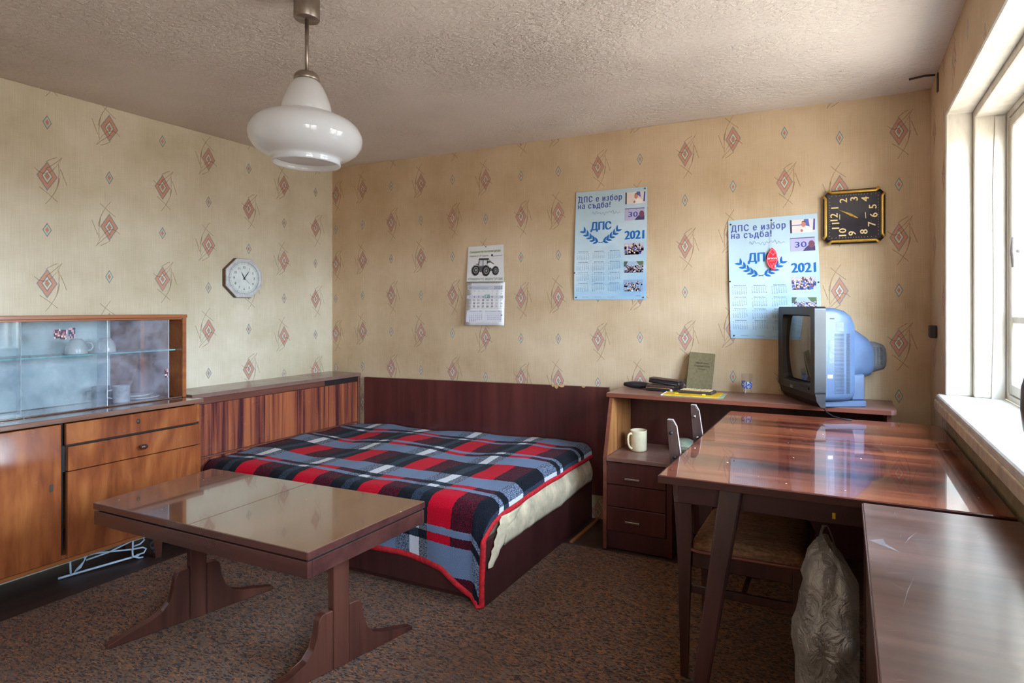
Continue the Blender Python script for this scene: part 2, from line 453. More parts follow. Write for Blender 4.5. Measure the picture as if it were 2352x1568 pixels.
M['vase'] = plain('dark_brown_pot', (74, 56, 46), 0.35)
M['strip'] = wood('orange_floor_strip', (120, 66, 34), (150, 88, 44), (168, 104, 60), 'y', 6, 60, 0.5)

def ink():
    m = Mat('printed_ink')
    a = m.node('ShaderNodeVertexColor'); a.layer_name = 'Col'
    n = m.noise(m.coord(), 300.0, 2)
    c = m.mix(n.step(0.5, 0.9) * 0.12, a.outputs[0], (235, 235, 238))
    m.base(c); m.set(rough=0.5, spec=0.3); return m.m
M['ink'] = ink()

# ------------------------------------------------------------------ mesh helpers
def add_mesh(bm, verts, faces, mi=0, smooth=False):
    vs = [bm.verts.new(v) for v in verts]
    for f in faces:
        try:
            q = bm.faces.new([vs[i] for i in f]); q.material_index = mi; q.smooth = smooth
        except ValueError:
            pass
    return vs

def add_box(bm, x0, x1, y0, y1, z0, z1, bev=0.002, mi=0, seg=1, mat=None):
    t = bmesh.new()
    bmesh.ops.create_cube(t, size=1.0)
    for v in t.verts:
        v.co = Vector(((x0 + x1) / 2 + v.co.x * (x1 - x0), (y0 + y1) / 2 + v.co.y * (y1 - y0), (z0 + z1) / 2 + v.co.z * (z1 - z0)))
    bev = min(bev, abs(x1 - x0) * 0.45, abs(y1 - y0) * 0.45, abs(z1 - z0) * 0.45)
    if bev > 0:
        bmesh.ops.bevel(t, geom=list(t.edges), offset=bev, segments=seg, profile=0.5, affect='EDGES')
    vs = [v.co.copy() for v in t.verts]
    if mat is not None: vs = [mat @ v for v in vs]
    t.verts.index_update()
    fs = [[v.index for v in f.verts] for f in t.faces]
    t.free()
    add_mesh(bm, vs, fs, mi)
    return bm

def add_prism(bm, pts, axis, a, b, mi=0, mat=None):
    """polygon (2-D) extruded along an axis from a to b"""
    def mk(p, h):
        q = {'x': (h, p[0], p[1]), 'y': (p[0], h, p[1]), 'z': (p[0], p[1], h)}[axis]
        q = Vector(q); return mat @ q if mat is not None else q
    n = len(pts)
    vs = [mk(p, a) for p in pts] + [mk(p, b) for p in pts]
    fs = [list(range(n))[::-1], list(range(n, 2 * n))] + [[i, (i + 1) % n, n + (i + 1) % n, n + i] for i in range(n)]
    add_mesh(bm, vs, fs, mi)
    return bm

def add_tube(bm, pts, r, n=8, mi=0, closed=False, caps=True):
    pts = [Vector(p) for p in pts]
    rr = r if isinstance(r, (list, tuple)) else [r] * len(pts)
    rings = []; prev = None
    for i, p in enumerate(pts):
        if closed: d = pts[(i + 1) % len(pts)] - pts[i - 1]
        elif i == 0: d = pts[1] - p
        elif i == len(pts) - 1: d = p - pts[i - 1]
        else: d = pts[i + 1] - pts[i - 1]
        d.normalize()
        if prev is None:
            u = d.orthogonal().normalized()
        else:
            u = (prev - d * prev.dot(d))
            u = u.normalized() if u.length > 1e-6 else d.orthogonal().normalized()
        prev = u; w_ = d.cross(u)
        rings.append([p + (u * math.cos(2 * PI * k_ / n) + w_ * math.sin(2 * PI * k_ / n)) * rr[i] for k_ in range(n)])
    vs = [v for r_ in rings for v in r_]; L = len(rings)
    fs = []
    for i in range(L if closed else L - 1):
        j = (i + 1) % L
        for k_ in range(n):
            fs.append([i * n + k_, i * n + (k_ + 1) % n, j * n + (k_ + 1) % n, j * n + k_])
    if caps and not closed:
        fs += [list(range(n))[::-1], [(L - 1) * n + k_ for k_ in range(n)]]
    add_mesh(bm, vs, fs, mi, True)
    return bm

def add_lathe(bm, prof, c=(0, 0, 0), n=40, mi=0, closed=False, smooth=True):
    vs = []; fs = []
    for r, z in prof:
        for k_ in range(n):
            a = 2 * PI * k_ / n
            vs.append((c[0] + r * math.cos(a), c[1] + r * math.sin(a), c[2] + z))
    L = len(prof)
    for i in range(L if closed else L - 1):
        j = (i + 1) % L
        for k_ in range(n):
            fs.append([i * n + k_, i * n + (k_ + 1) % n, j * n + (k_ + 1) % n, j * n + k_])
    add_mesh(bm, vs, fs, mi, smooth)
    return bm

def add_loft(bm, secs, mi=0, caps=True, smooth=True):
    n = len(secs[0]); vs = [p for s in secs for p in s]; fs = []
    for i in range(len(secs) - 1):
        for k_ in range(n):
            fs.append([i * n + k_, i * n + (k_ + 1) % n, (i + 1) * n + (k_ + 1) % n, (i + 1) * n + k_])
    add_mesh(bm, vs, fs, mi, smooth)
    if caps:
        add_mesh(bm, secs[0], [list(range(n))[::-1]], mi); add_mesh(bm, secs[-1], [list(range(n))], mi)
    return bm

def rrect(cx, cz, w_, h, r, n=4):
    """rounded rectangle outline, counter-clockwise"""
    pts = []
    for sx, sz, a0 in ((1, -1, -PI / 2), (1, 1, 0), (-1, 1, PI / 2), (-1, -1, PI)):
        for i in range(n + 1):
            a = a0 + PI / 2 * i / n
            pts.append((cx + sx * (w_ / 2 - r) + r * math.cos(a), cz + sz * (h / 2 - r) + r * math.sin(a)))
    return pts

def obj(name, bm, mats, parent=None, autosmooth=None):
    bm.normal_update()
    bmesh.ops.recalc_face_normals(bm, faces=list(bm.faces))
    me = bpy.data.meshes.new(name)
    bm.to_mesh(me); bm.free()
    for m_ in (mats if isinstance(mats, (list, tuple)) else [mats]):
        me.materials.append(M[m_] if isinstance(m_, str) else m_)
    o = bpy.data.objects.new(name, me); COL.objects.link(o)
    if parent is not None:
        root = parent
        while root.parent: root = root.parent
        if not root.get('_local'):
            me.transform(Matrix.Translation(-root.matrix_world.translation))
        o.parent = parent
    return o

def thing(name, label, cat, loc=(0, 0, 0), rotz=0.0, group=None, local=False):
    """Empty at the thing's base; with local=True its parts are given in its own axes"""
    o = bpy.data.objects.new(name, None); COL.objects.link(o)
    o.empty_display_size = 0.05
    o.location = loc; o.rotation_euler = (0, 0, rotz)
    o.matrix_world = Matrix.Translation(loc) @ Matrix.Rotation(rotz, 4, 'Z')
    o['label'] = label; o['category'] = cat
    if group: o['group'] = group
    if local: o['_local'] = 1
    return o

def tag(o, label, cat, group=None):
    o['label'] = label; o['category'] = cat
    if group: o['group'] = group
    return o

def struct(name, bm, mats, parent=None):
    o = obj(name, bm, mats, parent)
    if parent is None: o['kind'] = 'structure'
    return o

NB = bmesh.new
def box(*a, **k_): return add_box(NB(), *a, **k_)

# ================================================================== THE ROOM
RX, RY, RZ = 3.895, -4.70, 2.321          # right wall, wall behind the camera, ceiling
WZ0, WZ1 = 0.90, 2.064
OPEN = [(-1.80, -0.47), (-4.10, -2.75)]     # the window opening and a second, unseen one added to even the light

def wall_strips(name, origin, direc, normal, length, height, strips, thick=0.0):
    """wall face made of wallpaper strips, each with its own drop; strips = [(start along wall, drop)]"""
    bm = NB(); uv = bm.loops.layers.uv.new('UVMap')
    o = Vector(origin); d = Vector(direc); n = Vector(normal)
    for i, (a, drop) in enumerate(strips):
        b = strips[i + 1][0] if i + 1 < len(strips) else length
        a0, b0 = max(0.0, a), min(length, b)
        if b0 <= a0: continue
        ns = 6
        for q in range(ns):
            z0, z1 = height * q / ns, height * (q + 1) / ns
            lift = 0.0006 if i % 2 else 0.0
            vs = [bm.verts.new(o + d * s + Vector((0, 0, z)) + n * lift) for s, z in ((a0, z0), (b0, z0), (b0, z1), (a0, z1))]
            f = bm.faces.new(vs)
            for lp, (s, z) in zip(f.loops, ((a0, z0), (b0, z0), (b0, z1), (a0, z1))):
                lp[uv].uv = (s - a, z - drop)
    return bm

def wall_obj(name, bm, back):
    """back = box behind the papered face so that the wall has thickness"""
    add_box(bm, *back, bev=0, mi=1)
    me = bpy.data.meshes.new(name); bm.normal_update(); bm.to_mesh(me); bm.free()
    me.materials.append(M['wallpaper_left' if name == 'wall_left' else 'wallpaper']); me.materials.append(M['plain_wall'])
    o = bpy.data.objects.new(name, me); COL.objects.link(o); o['kind'] = 'structure'
    return o

S0 = 0.036 + 0.266 * 0.5
drops = {-1: 0.30, 0: 0.06, 1: 0.058, 2: 0.034, 3: 0.298, 4: 0.317, 5: 0.112, 6: 0.315, 7: 0.1}
wall_obj('wall_back', wall_strips('wall_back', (0, 0, 0), (1, 0, 0), (0, -1, 0), RX, RZ,
         [(S0 + 0.532 * j, drops[j]) for j in range(-1, 8)]), (-0.2, RX + 0.35, 0.002, 0.2, -0.1, RZ + 0.1))
Ld = {0: 0.035, 1: 0.092, 2: 0.132, 3: 0.086, 4: 0.21, 5: 0.05, 6: 0.3}
ls = []
for j in range(8, -1, -1):
    ls.append(((-0.554 - 0.532 * j) - RY, Ld.get(j, 0.4)))
ls.append((-0.022 - RY, 0.2))
wall_obj('wall_left', wall_strips('wall_left', (0, RY, 0), (0, 1, 0), (1, 0, 0), -RY, RZ, ls), (-0.2, -0.002, RY - 0.2, 0.2, -0.1, RZ + 0.1))
wall_obj('wall_front', wall_strips('wall_front', (RX, RY, 0), (-1, 0, 0), (0, 1, 0), RX, RZ, [(0.532 * j, 0.1 * j % 0.5) for j in range(8)]),
         (-0.2, RX + 0.35, RY - 0.2, RY - 0.002, -0.1, RZ + 0.1))

# right wall with the window opening: papered face in strips cut by the opening, masonry behind
def right_wall():
    bm = NB(); uv = bm.loops.layers.uv.new('UVMap')
    def patch(y0, y1, z0, z1):
        s = -y1
        while s < -y0 - 1e-6:
            k_ = math.floor(s / 0.532 + 1e-6); e_ = min((k_ + 1) * 0.532, -y0)
            vs = [bm.verts.new((RX, -q, z)) for q, z in ((s, z0), (e_, z0), (e_, z1), (s, z1))]
            f = bm.faces.new(vs)
            for lp, (q, z) in zip(f.loops, ((s, z0), (e_, z0), (e_, z1), (s, z1))):
                lp[uv].uv = (q - k_ * 0.532, z - (0.13 * k_) % 0.5)
            s = e_
    ys = [0.0] + [y for o in OPEN for y in (o[1], o[0])] + [RY]
    for hi, lo in zip(ys[0::2], ys[1::2]):
        patch(lo, hi, 0, RZ)
        add_box(bm, RX + 0.002, RX + 0.36, (lo if lo > RY else RY - 0.2) + 0.003 * (lo > RY), (hi if hi < 0 else 0.2) - 0.003 * (hi < 0), -0.1, RZ + 0.1, bev=0, mi=1)
    for lo, hi in OPEN:
        patch(lo, hi, WZ1, RZ)
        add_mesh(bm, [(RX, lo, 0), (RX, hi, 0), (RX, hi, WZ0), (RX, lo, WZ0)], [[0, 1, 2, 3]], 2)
        for z0, z1 in ((-0.1, WZ0 - 0.06), (WZ1 + 0.003, RZ + 0.1)):
            add_box(bm, RX + 0.002, RX + 0.36, lo - 0.003, hi + 0.003, z0, z1, bev=0, mi=1)
    me = bpy.data.meshes.new('wall_right'); bm.normal_update(); bm.to_mesh(me); bm.free()
    for k_ in ('wallpaper', 'plain_wall', 'under_sill'): me.materials.append(M[k_])
    o = bpy.data.objects.new('wall_right', me); COL.objects.link(o); o['kind'] = 'structure'
right_wall()

# ceiling: slightly uneven plaster slab
def ceiling():
    bm = NB(); nx, ny = 60, 60
    vs = []
    for j in range(ny + 1):
        for i in range(nx + 1):
            x = -0.1 + (RX + 0.2) * i / nx; y = RY - 0.1 + (-RY + 0.2) * j / ny
            z = RZ + 0.006 * noise.noise(Vector((x * 1.3, y * 1.3, 3))) + 0.004 * noise.noise(Vector((x * 6, y * 6, 9)))
            vs.append((x, y, z))
    fs = [[j * (nx + 1) + i, (j + 1) * (nx + 1) + i, (j + 1) * (nx + 1) + i + 1, j * (nx + 1) + i + 1] for j in range(ny) for i in range(nx)]
    add_mesh(bm, vs, fs, 0, True)
    add_box(bm, -0.2, RX + 0.36, RY - 0.2, 0.2, RZ + 0.02, RZ + 0.2, bev=0)
    me = bpy.data.meshes.new('ceiling'); bm.normal_update(); bm.to_mesh(me); bm.free()
    me.materials.append(M['ceiling']); o = bpy.data.objects.new('ceiling', me); COL.objects.link(o); o['kind'] = 'structure'
ceiling()
struct('floor', box(-0.2, RX + 0.36, RY - 0.2, 0.2, -0.2, 0.0, bev=0), 'floor')

# ------------------------------------------------------------------ windows in the right wall, the second one added out of view
def make_window(num, WY0, WY1):
    # stepped white painted reveal (trim_1), outer step then inner box
    bm = NB()
    t = 0.014
    x0, x1 = RX - 0.004, 3.986
    add_box(bm, x0, x1, WY1 - t, WY1, WZ0 + 0.012, WZ1, 0.004); add_box(bm, x0, x1, WY0, WY0 + t, WZ0 + 0.012, WZ1, 0.004)
    add_box(bm, x0, x1, WY0 + t, WY1 - t, WZ1 - t, WZ1, 0.004)
    struct('trim_%d' % (2 * num - 1), bm, 'white_paint')
    bm = NB()
    a, b = 3.984, 4.10
    s = 0.030
    add_box(bm, a, b, WY1 - t - s, WY1 - 0.001, WZ0 + 0.012, WZ1 - 0.001, 0.006, seg=2)
    add_box(bm, a, b, WY0 + 0.001, WY0 + t + s, WZ0 + 0.012, WZ1 - 0.001, 0.006, seg=2)
    add_box(bm, a, b, WY0 + t + s, WY1 - t - s, WZ1 - t - s, WZ1 - 0.001, 0.006, seg=2)
    # loose bead on the far jamb, bowed away from it
    add_prism(bm, [(4.040, WZ0 + 0.012), (4.084, WZ0 + 0.012), (4.084, WZ1 - 0.05), (4.052, WZ1 - 0.05), (4.044, 1.75), (4.047, 1.4), (4.046, 1.15)], 'y', WY1 - t - s - 0.006, WY1 - t - s + 0.002)
    struct('trim_%d' % (2 * num), bm, 'white_paint')
    # sill board
    win = bpy.data.objects.new('window_%d' % num, None); COL.objects.link(win); win['kind'] = 'structure'
    bm = NB()
    add_box(bm, 3.862, 4.098, WY0 - 0.03, WY1 + 0.035, WZ0 - 0.058, WZ0 + 0.012, 0.012, seg=3)
    obj('window_sill', bm, 'white_paint', win)
    bm = NB()
    add_box(bm, 3.856, 3.866, WY0 - 0.028, WY1 + 0.033, WZ0 - 0.05, WZ0 - 0.012, 0.004, seg=2)
    obj('sill_nosing', bm, 'sill_front', win)
    # fixed frame
    y0, y1 = WY0 + t + s, WY1 - t - s
    z0, z1 = WZ0 + 0.012, WZ1 - t - s
    f = 0.022
    bm = NB()
    xa, xb = 4.088, 4.15
    add_box(bm, xa, xb, y0, y0 + f, z0, z1); add_box(bm, xa, xb, y1 - f, y1, z0, z1)
    add_box(bm, xa, xb, y0 + f, y1 - f, z0, z0 + f); add_box(bm, xa, xb, y0 + f, y1 - f, z1 - f, z1)
    n = 2
    wd = (y1 - y0 - 2 * f) / n
    for i in (1,):
        yy = y0 + f + wd * i
        add_box(bm, xa, xb, yy - 0.02, yy + 0.02, z0 + f, z1 - f)
    obj('window_frame', bm, 'white_paint', win)
    for i in range(n):
        ya = y0 + f + wd * i + (0.02 if i else 0.003); yb = y0 + f + wd * (i + 1) - (0.02 if i < n - 1 else 0.003)
        sm = NB(); st = 0.042
        xs, xe = 4.092, 4.135
        za, zb = z0 + f + 0.003, z1 - f - 0.003
        add_box(sm, xs, xe, ya, ya + st, za, zb, 0.004); add_box(sm, xs, xe, yb - st, yb, za, zb, 0.004)
        add_box(sm, xs, xe, ya + st, yb - st, za, za + st, 0.004); add_box(sm, xs, xe, ya + st, yb - st, zb - st, zb, 0.004)
        sash = obj('window_sash', sm, 'white_paint', win)
        zm = 1.222
        obj('muntin', box(xs + 0.004, xe - 0.008, ya + st, yb - st, zm - 0.016, zm + 0.016, 0.005), 'white_paint', sash)
        obj('pane', box(4.112, 4.116, ya + st - 0.005, yb - st + 0.005, za + st - 0.005, zm, 0), 'window_glass', sash)
        obj('pane', box(4.112, 4.116, ya + st - 0.005, yb - st + 0.005, zm, zb - st + 0.005, 0), 'window_glass', sash)
        if i == n - 1:
            hb = NB()
            add_tube(hb, [(4.094, WY1 - 0.302, 1.466), (4.060, WY1 - 0.302, 1.466)], 0.007)
            add_tube(hb, [(4.058, WY1 - 0.302, 1.515), (4.055, WY1 - 0.302, 1.466), (4.058, WY1 - 0.305, 1.41)], [0.008, 0.010, 0.008], 10)
            obj('window_handle', hb, 'iron', sash)
for i_, (lo_, hi_) in enumerate(OPEN): make_window(i_ + 1, lo_, hi_)  # second window is an addition behind the camera for flatter light

# ================================================================== LARGE FURNITURE
# carpet
t = NB(); add_box(t, 0.43, RX - 0.005, RY + 0.05, -0.432, 0.0, 0.008, 0.003)
rug = tag(obj('carpet', t, 'carpet'), 'brown flecked short pile carpet covering the middle of the floor', 'carpet')
obj('bound_edge', box(0.418, 0.43, RY + 0.05, -0.432, 0.0, 0.006, 0.002), 'carpet_binding', rug)
obj('bound_edge', box(2.165, 2.36, -0.432, -0.415, 0.0, 0.006, 0.002), 'carpet_binding', rug)
tag(obj('floor_strip', box(2.168, 2.186, -0.475 + 0.06, -0.03, 0.0, 0.016, 0.003), 'strip'), 'narrow orange wooden strip lying on the floor beside the bed base', 'wood strip')

# storage box along the left wall (behind the end of the bed)
def storage_box():
    r = thing('bedding_box', 'long low storage box of striped rosewood veneer along the left wall beside the bed', 'storage box', (0.15, -0.63, 0))
    y0, y1 = -1.245, -0.02
    b = NB()
    add_box(b, 0.004, 0.282, y0, y1 - 0.02, 0.0, 0.772)
    obj('body', b, 'mahogany_dark', r)
    obj('lid', box(0.004, 0.305, y0, y1, 0.773, 0.797, 0.003), 'bin_top', r)
    obj('front_panel', box(0.283, 0.292, y0, y1 - 0.022, 0.448, 0.735, 0.001), 'rosewood', r)
    obj('lower_panel', box(0.283, 0.290, y0, y1 - 0.022, 0.02, 0.436, 0.001), 'rosewood', r)
    obj('panel_strip', box(0.283, 0.297, y0, y1 - 0.022, 0.437, 0.447, 0.002), 'rose_trim', r)
    obj('top_rail', box(0.283, 0.288, y0, -0.335, 0.737, 0.771, 0.001), 'rose_trim', r)
    obj('finger_slot', box(0.283, 0.285, -0.333, y1 - 0.022, 0.737, 0.771, 0.0005), 'gap_shade', r)
    obj('end_panel', box(0.004, 0.298, y1 - 0.019, y1, 0.0, 0.7725, 0.002), 'rose_trim', r)
storage_box()

# headboard panel along the back wall
t = NB()
add_prism(t, [(0.347, 0.15), (2.242, 0.15), (2.242, 0.797), (0.347, 0.769)], 'y', -0.030, -0.006)
hbd = thing('headboard', 'wide dark red wooden headboard panel with chipped top edge along the back wall', 'headboard', (1.3, -0.018, 0.15))
obj('panel', t, 'mahogany', hbd)
for a, b, h in ((1.865, 1.885, 0.010), (1.885, 1.915, 0.022), (1.915, 1.955, 0.010), (2.07, 2.095, 0.007)):
    zt = 0.769 + (a - 0.347) / 1.895 * 0.028
    t = NB(); add_prism(t, [(a, zt + 0.0012), (b, zt + 0.0016), (b - 0.004, zt - h * 0.7), ((a + b) / 2, zt - h), (a + 0.003, zt - h * 0.5)], 'y', -0.0312, -0.02)
    obj('chipped_edge', t, 'chip', hbd)

# bed base and mattress
bed = thing('bed', 'low bed base of dark red boards standing in the corner', 'bed', (1.25, -0.62, 0))
BX0, BX1, BY0, BY1 = 0.315, 2.140, -1.188, -0.035
obj('front_board', box(BX0, BX1 - 0.019, BY0, BY0 + 0.018, 0.04, 0.275, 0.002), 'mahogany_dark', bed)
obj('plinth', box(BX0 + 0.02, BX1 - 0.04, BY0 + 0.03, BY0 + 0.05, 0.0085, 0.045, 0.001), 'mahogany_dark', bed)
obj('side_board', box(BX1 - 0.018, BX1, BY0, BY1, 0.009, 0.285, 0.002), 'mahogany_dark', bed)
obj('back_board', box(BX0, BX1 - 0.019, BY1 - 0.018, BY1, 0.009, 0.24, 0.002), 'mahogany_dark', bed)
obj('base_panel', box(BX0, BX1 - 0.019, BY0 + 0.02, BY1 - 0.02, 0.20, 0.215, 0.001), 'mahogany_dark', bed)

def bedtop(x, y):
    """height of the soft mattress top"""
    z = 0.432 + 0.03 * max(0, (x - 0.3) / 1.9) * max(0.0, (y + 1.2) / 1.2)
    z += 0.018 * noise.noise(Vector((x * 2.6 + 4, y * 3.4, 1.0))) + 0.014 * math.sin(x * 7.5 + y * 3 + 0.6) * math.exp(-((y + 0.75) / 0.35) ** 2)
    z += 0.006 * noise.noise(Vector((x * 7, y * 7, 5.0)))
    return z

def cloth_pos(s, q, rx, fy, rad, drop, off):
    """(s,q) flat cloth coordinates -> lying on the bed, rolling over the right edge (s>rx) and the front edge (q<fy)"""
    r = max(0.0, s - rx)
    lead = 0.105 * min(1.0, r / 0.1)          # the overhanging corner starts to fall before the front edge
    fe = fy + lead
    f = max(0.0, fe - q)
    def roll(d):
        # distance past the edge -> (outward, downward)
        L = rad * PI / 2
        if d < L: a = d / rad; return rad * math.sin(a), rad * (1 - math.cos(a))
        return rad, rad + (d - L)
    ox, dx = roll(r); oy, dy = roll(f)
    x = min(s, rx) + ox; y = max(q, fe) - oy
    z = bedtop(min(s, rx), max(q, fy))
    if f > 0 and r > 0:
        k_ = min(1.0, f / 0.46); k_ = k_ * k_ * (3 - 2 * k_)
        x = (min(s, rx) + ox) * (1 - k_) + (rx + rad * 0.35 + r * 0.24) * k_
        zz = z - max(dx, dy) * (1 - k_) - dy * k_
        zz = min(zz, z - dx * (1 - k_) - dy * (0.55 + 0.45 * k_))
        k2 = min(1.0, f / 0.17); k2 = k2 * k2 * (3 - 2 * k2)
        y = y - (0.014 + lead) * k2
    else:
        zz = z - dx - dy
    return Vector((x + (off if r > rad else 0), y - (off if f > rad else 0), zz + off))

def draped(name, mat, s0, s1, q_front, q1, ns, nq, rx, fy, rad, drop, off, parent=None, thick=0.006, border=None):
    bm = NB(); uv = bm.loops.layers.uv.new('UVMap')
    P = {}
    for i in range(ns + 1):
        s = s0 + (s1 - s0) * i / ns
        qf = q_front(s)
        for j in range(nq + 1):
            q = qf + (q1 - qf) * j / nq
            p = cloth_pos(s, q, rx, fy, rad, drop, off)
            f = max(0, fy - q); r = max(0, s - rx)
            wv = min(1, f / 0.15)
            p.y -= wv * 0.010 * (1 + math.sin(s * 13 + 1.0)) ; p.y -= wv * 0.006 * noise.noise(Vector((s * 9, q * 4, 2)))
            if r > 0.02 and f < 0.05: p.x += 0.008 * noise.noise(Vector((q * 9, r * 6, 7)))
            p.z = max(p.z, 0.018)
            P[i, j] = (bm.verts.new(p), s, q)
    for i in range(ns):
        for j in range(nq):
            ks = [(i, j), (i + 1, j), (i + 1, j + 1), (i, j + 1)]
            f = bm.faces.new([P[k_][0] for k_ in ks]); f.smooth = True
            if border and (i >= ns - border or j < border): f.material_index = 1
            for lp, k_ in zip(f.loops, ks): lp[uv].uv = (P[k_][1], P[k_][2])
    me = bpy.data.meshes.new(name); bm.normal_update(); bm.to_mesh(me); bm.free()
    for m_ in mat: me.materials.append(M[m_])
    o = bpy.data.objects.new(name, me); COL.objects.link(o)
    sd = o.modifiers.new('thickness', 'SOLIDIFY'); sd.thickness = thick; sd.offset = -1
    return o

def lerp_tab(tab, x):
    if x <= tab[0][0]: return tab[0][1]
    for (a, va), (b, vb) in zip(tab, tab[1:]):
        if x <= b: return va + (vb - va) * (x - a) / (b - a)
    return tab[-1][1]

# plaid wool blanket with a red bound hem
FRONT = [(0.3, -1.36), (1.2, -1.40), (1.5, -1.445), (1.75, -1.46), (1.93, -1.475), (2.02, -1.53), (2.10, -1.575), (2.17, -1.595), (2.25, -1.60)]
NS, NQ = 150, 110
bl = draped('blanket', ['plaid'], 0.318, 2.205, lambda s: lerp_tab(FRONT, s), -0.045, NS, NQ, 2.085, -1.135, 0.055, 0, 0.004)
tag(bl, 'red, grey and black plaid wool blanket with red hem spread over the bed', 'blanket')
def hem(name, pts_sq, wd=0.013):
    bm = NB(); prevs = None
    rows = []
    for (s, q, ds, dq) in pts_sq:
        a = cloth_pos(s - ds * wd * 2, q - dq * wd * 2, 2.085, -1.135, 0.055, 0, 0.004)
        b = cloth_pos(s, q, 2.085, -1.135, 0.055, 0, 0.004)
        out = []
        for p, (ss, qq) in ((a, (s - ds * wd * 2, q - dq * wd * 2)), (b, (s, q))):
            f = max(0, -1.135 - qq); wv = min(1, f / 0.15); r = max(0, ss - 2.085)
            p = p.copy()
            p.y -= wv * 0.010 * (1 + math.sin(ss * 13 + 1.0)) + wv * 0.006 * noise.noise(Vector((ss * 9, qq * 4, 2)))
            if r > 0.02 and f < 0.05: p.x += 0.008 * noise.noise(Vector((qq * 9, r * 6, 7)))
            p.z = max(p.z, 0.018)
            out.append(p)
        rows.append(out)
    tube = [(a + b) / 2 for a, b in rows]
    n = 8; rings = []
    for i, (a, b) in enumerate(rows):
        d = (tube[min(i + 1, len(tube) - 1)] - tube[max(i - 1, 0)]).normalized()
        u = (b - a); u = (u - d * u.dot(d)).normalized(); w_ = d.cross(u)
        c_ = (a + b) / 2
        rings.append([c_ + u * wd * math.cos(2 * PI * k_ / n) + w_ * 0.0075 * math.sin(2 * PI * k_ / n) for k_ in range(n)])
    add_loft(bm, rings)
    return bm
right = [(2.207, q, 1, 0) for q in [(-0.05 - 0.02 * i) for i in range(78)] if q > lerp_tab(FRONT, 2.205)]
obj('red_hem', hem('h', right), 'red_binding', bl)
front = [(0.32 + 0.02 * i, lerp_tab(FRONT, 0.32 + 0.02 * i), 0, -1) for i in range(95)]
obj('red_hem', hem('h', front), 'red_binding', bl)

# mattress with its cream cover hanging below the blanket
mt = thing('mattress', 'thick mattress in a cream cotton cover showing under the plaid blanket', 'mattress', (1.22, -0.6, 0.22))
t = NB()
secs = []
for zz, ins in ((0.217, 0.03), (0.235, 0.01), (0.32, 0.0), (0.37, 0.006), (0.392, 0.022), (0.402, 0.05)):
    secs.append([Vector((x, y, zz)) for x, y in rrect(1.215, -0.595, 1.79 - 2 * ins, 1.10 - 2 * ins, 0.06, 5)])
add_loft(t, secs)
obj('mattress_core', t, 'cream_cloth', mt)
def skirt():
    bm = NB(); n = 70; m_ = 9; V = {}
    for i in range(n + 1):
        a = i / n
        y = -1.050 + (-0.06 + 1.050) * a
        zl = 0.218 + 0.012 * abs(noise.noise(Vector((y * 2, 0, 0)))) + 0.02 * math.exp(-((y + 0.1) / 0.2) ** 2)
        for j in range(m_ + 1):
            b = j / m_
            z = 0.385 + (zl - 0.385) * b
            x = 2.118 + 0.040 * math.sin(b * PI * 0.75) + 0.006 * noise.noise(Vector((y * 14, b * 2.5, 3))) * b + 0.004 * math.sin(y * 55) * b * (1 - b)
            x = max(x, 2.146) if z < 0.30 else x
            V[i, j] = bm.verts.new((x, y, z))
    for i in range(n):
        for j in range(m_):
            f = bm.faces.new([V[i, j], V[i + 1, j], V[i + 1, j + 1], V[i, j + 1]]); f.smooth = True
    # gathered corner of the cover hanging beside the blanket's falling hem
    T = {}
    for i in range(21):
        a = i / 20
        for j in range(13):
            b = j / 12
            z = 0.355 - 0.185 * b
            yh = -1.075 - 0.110 * b
            y = yh + (0.14 * (1 - b) + 0.045) * a + 0.003 * math.sin(b * 44)
            x = 2.147 + 0.010 * math.sin(PI * a) + 0.0035 * math.sin(b * 46 + a * 2)
            T[i, j] = bm.verts.new((x, y, z))
    for i in range(20):
        for j in range(12):
            f = bm.faces.new([T[i, j], T[i + 1, j], T[i + 1, j + 1], T[i, j + 1]]); f.smooth = True
    return bm
sk = obj('cover_skirt', skirt(), 'cream_cloth', mt)
sd = sk.modifiers.new('thickness', 'SOLIDIFY'); sd.thickness = 0.003; sd.offset = 0

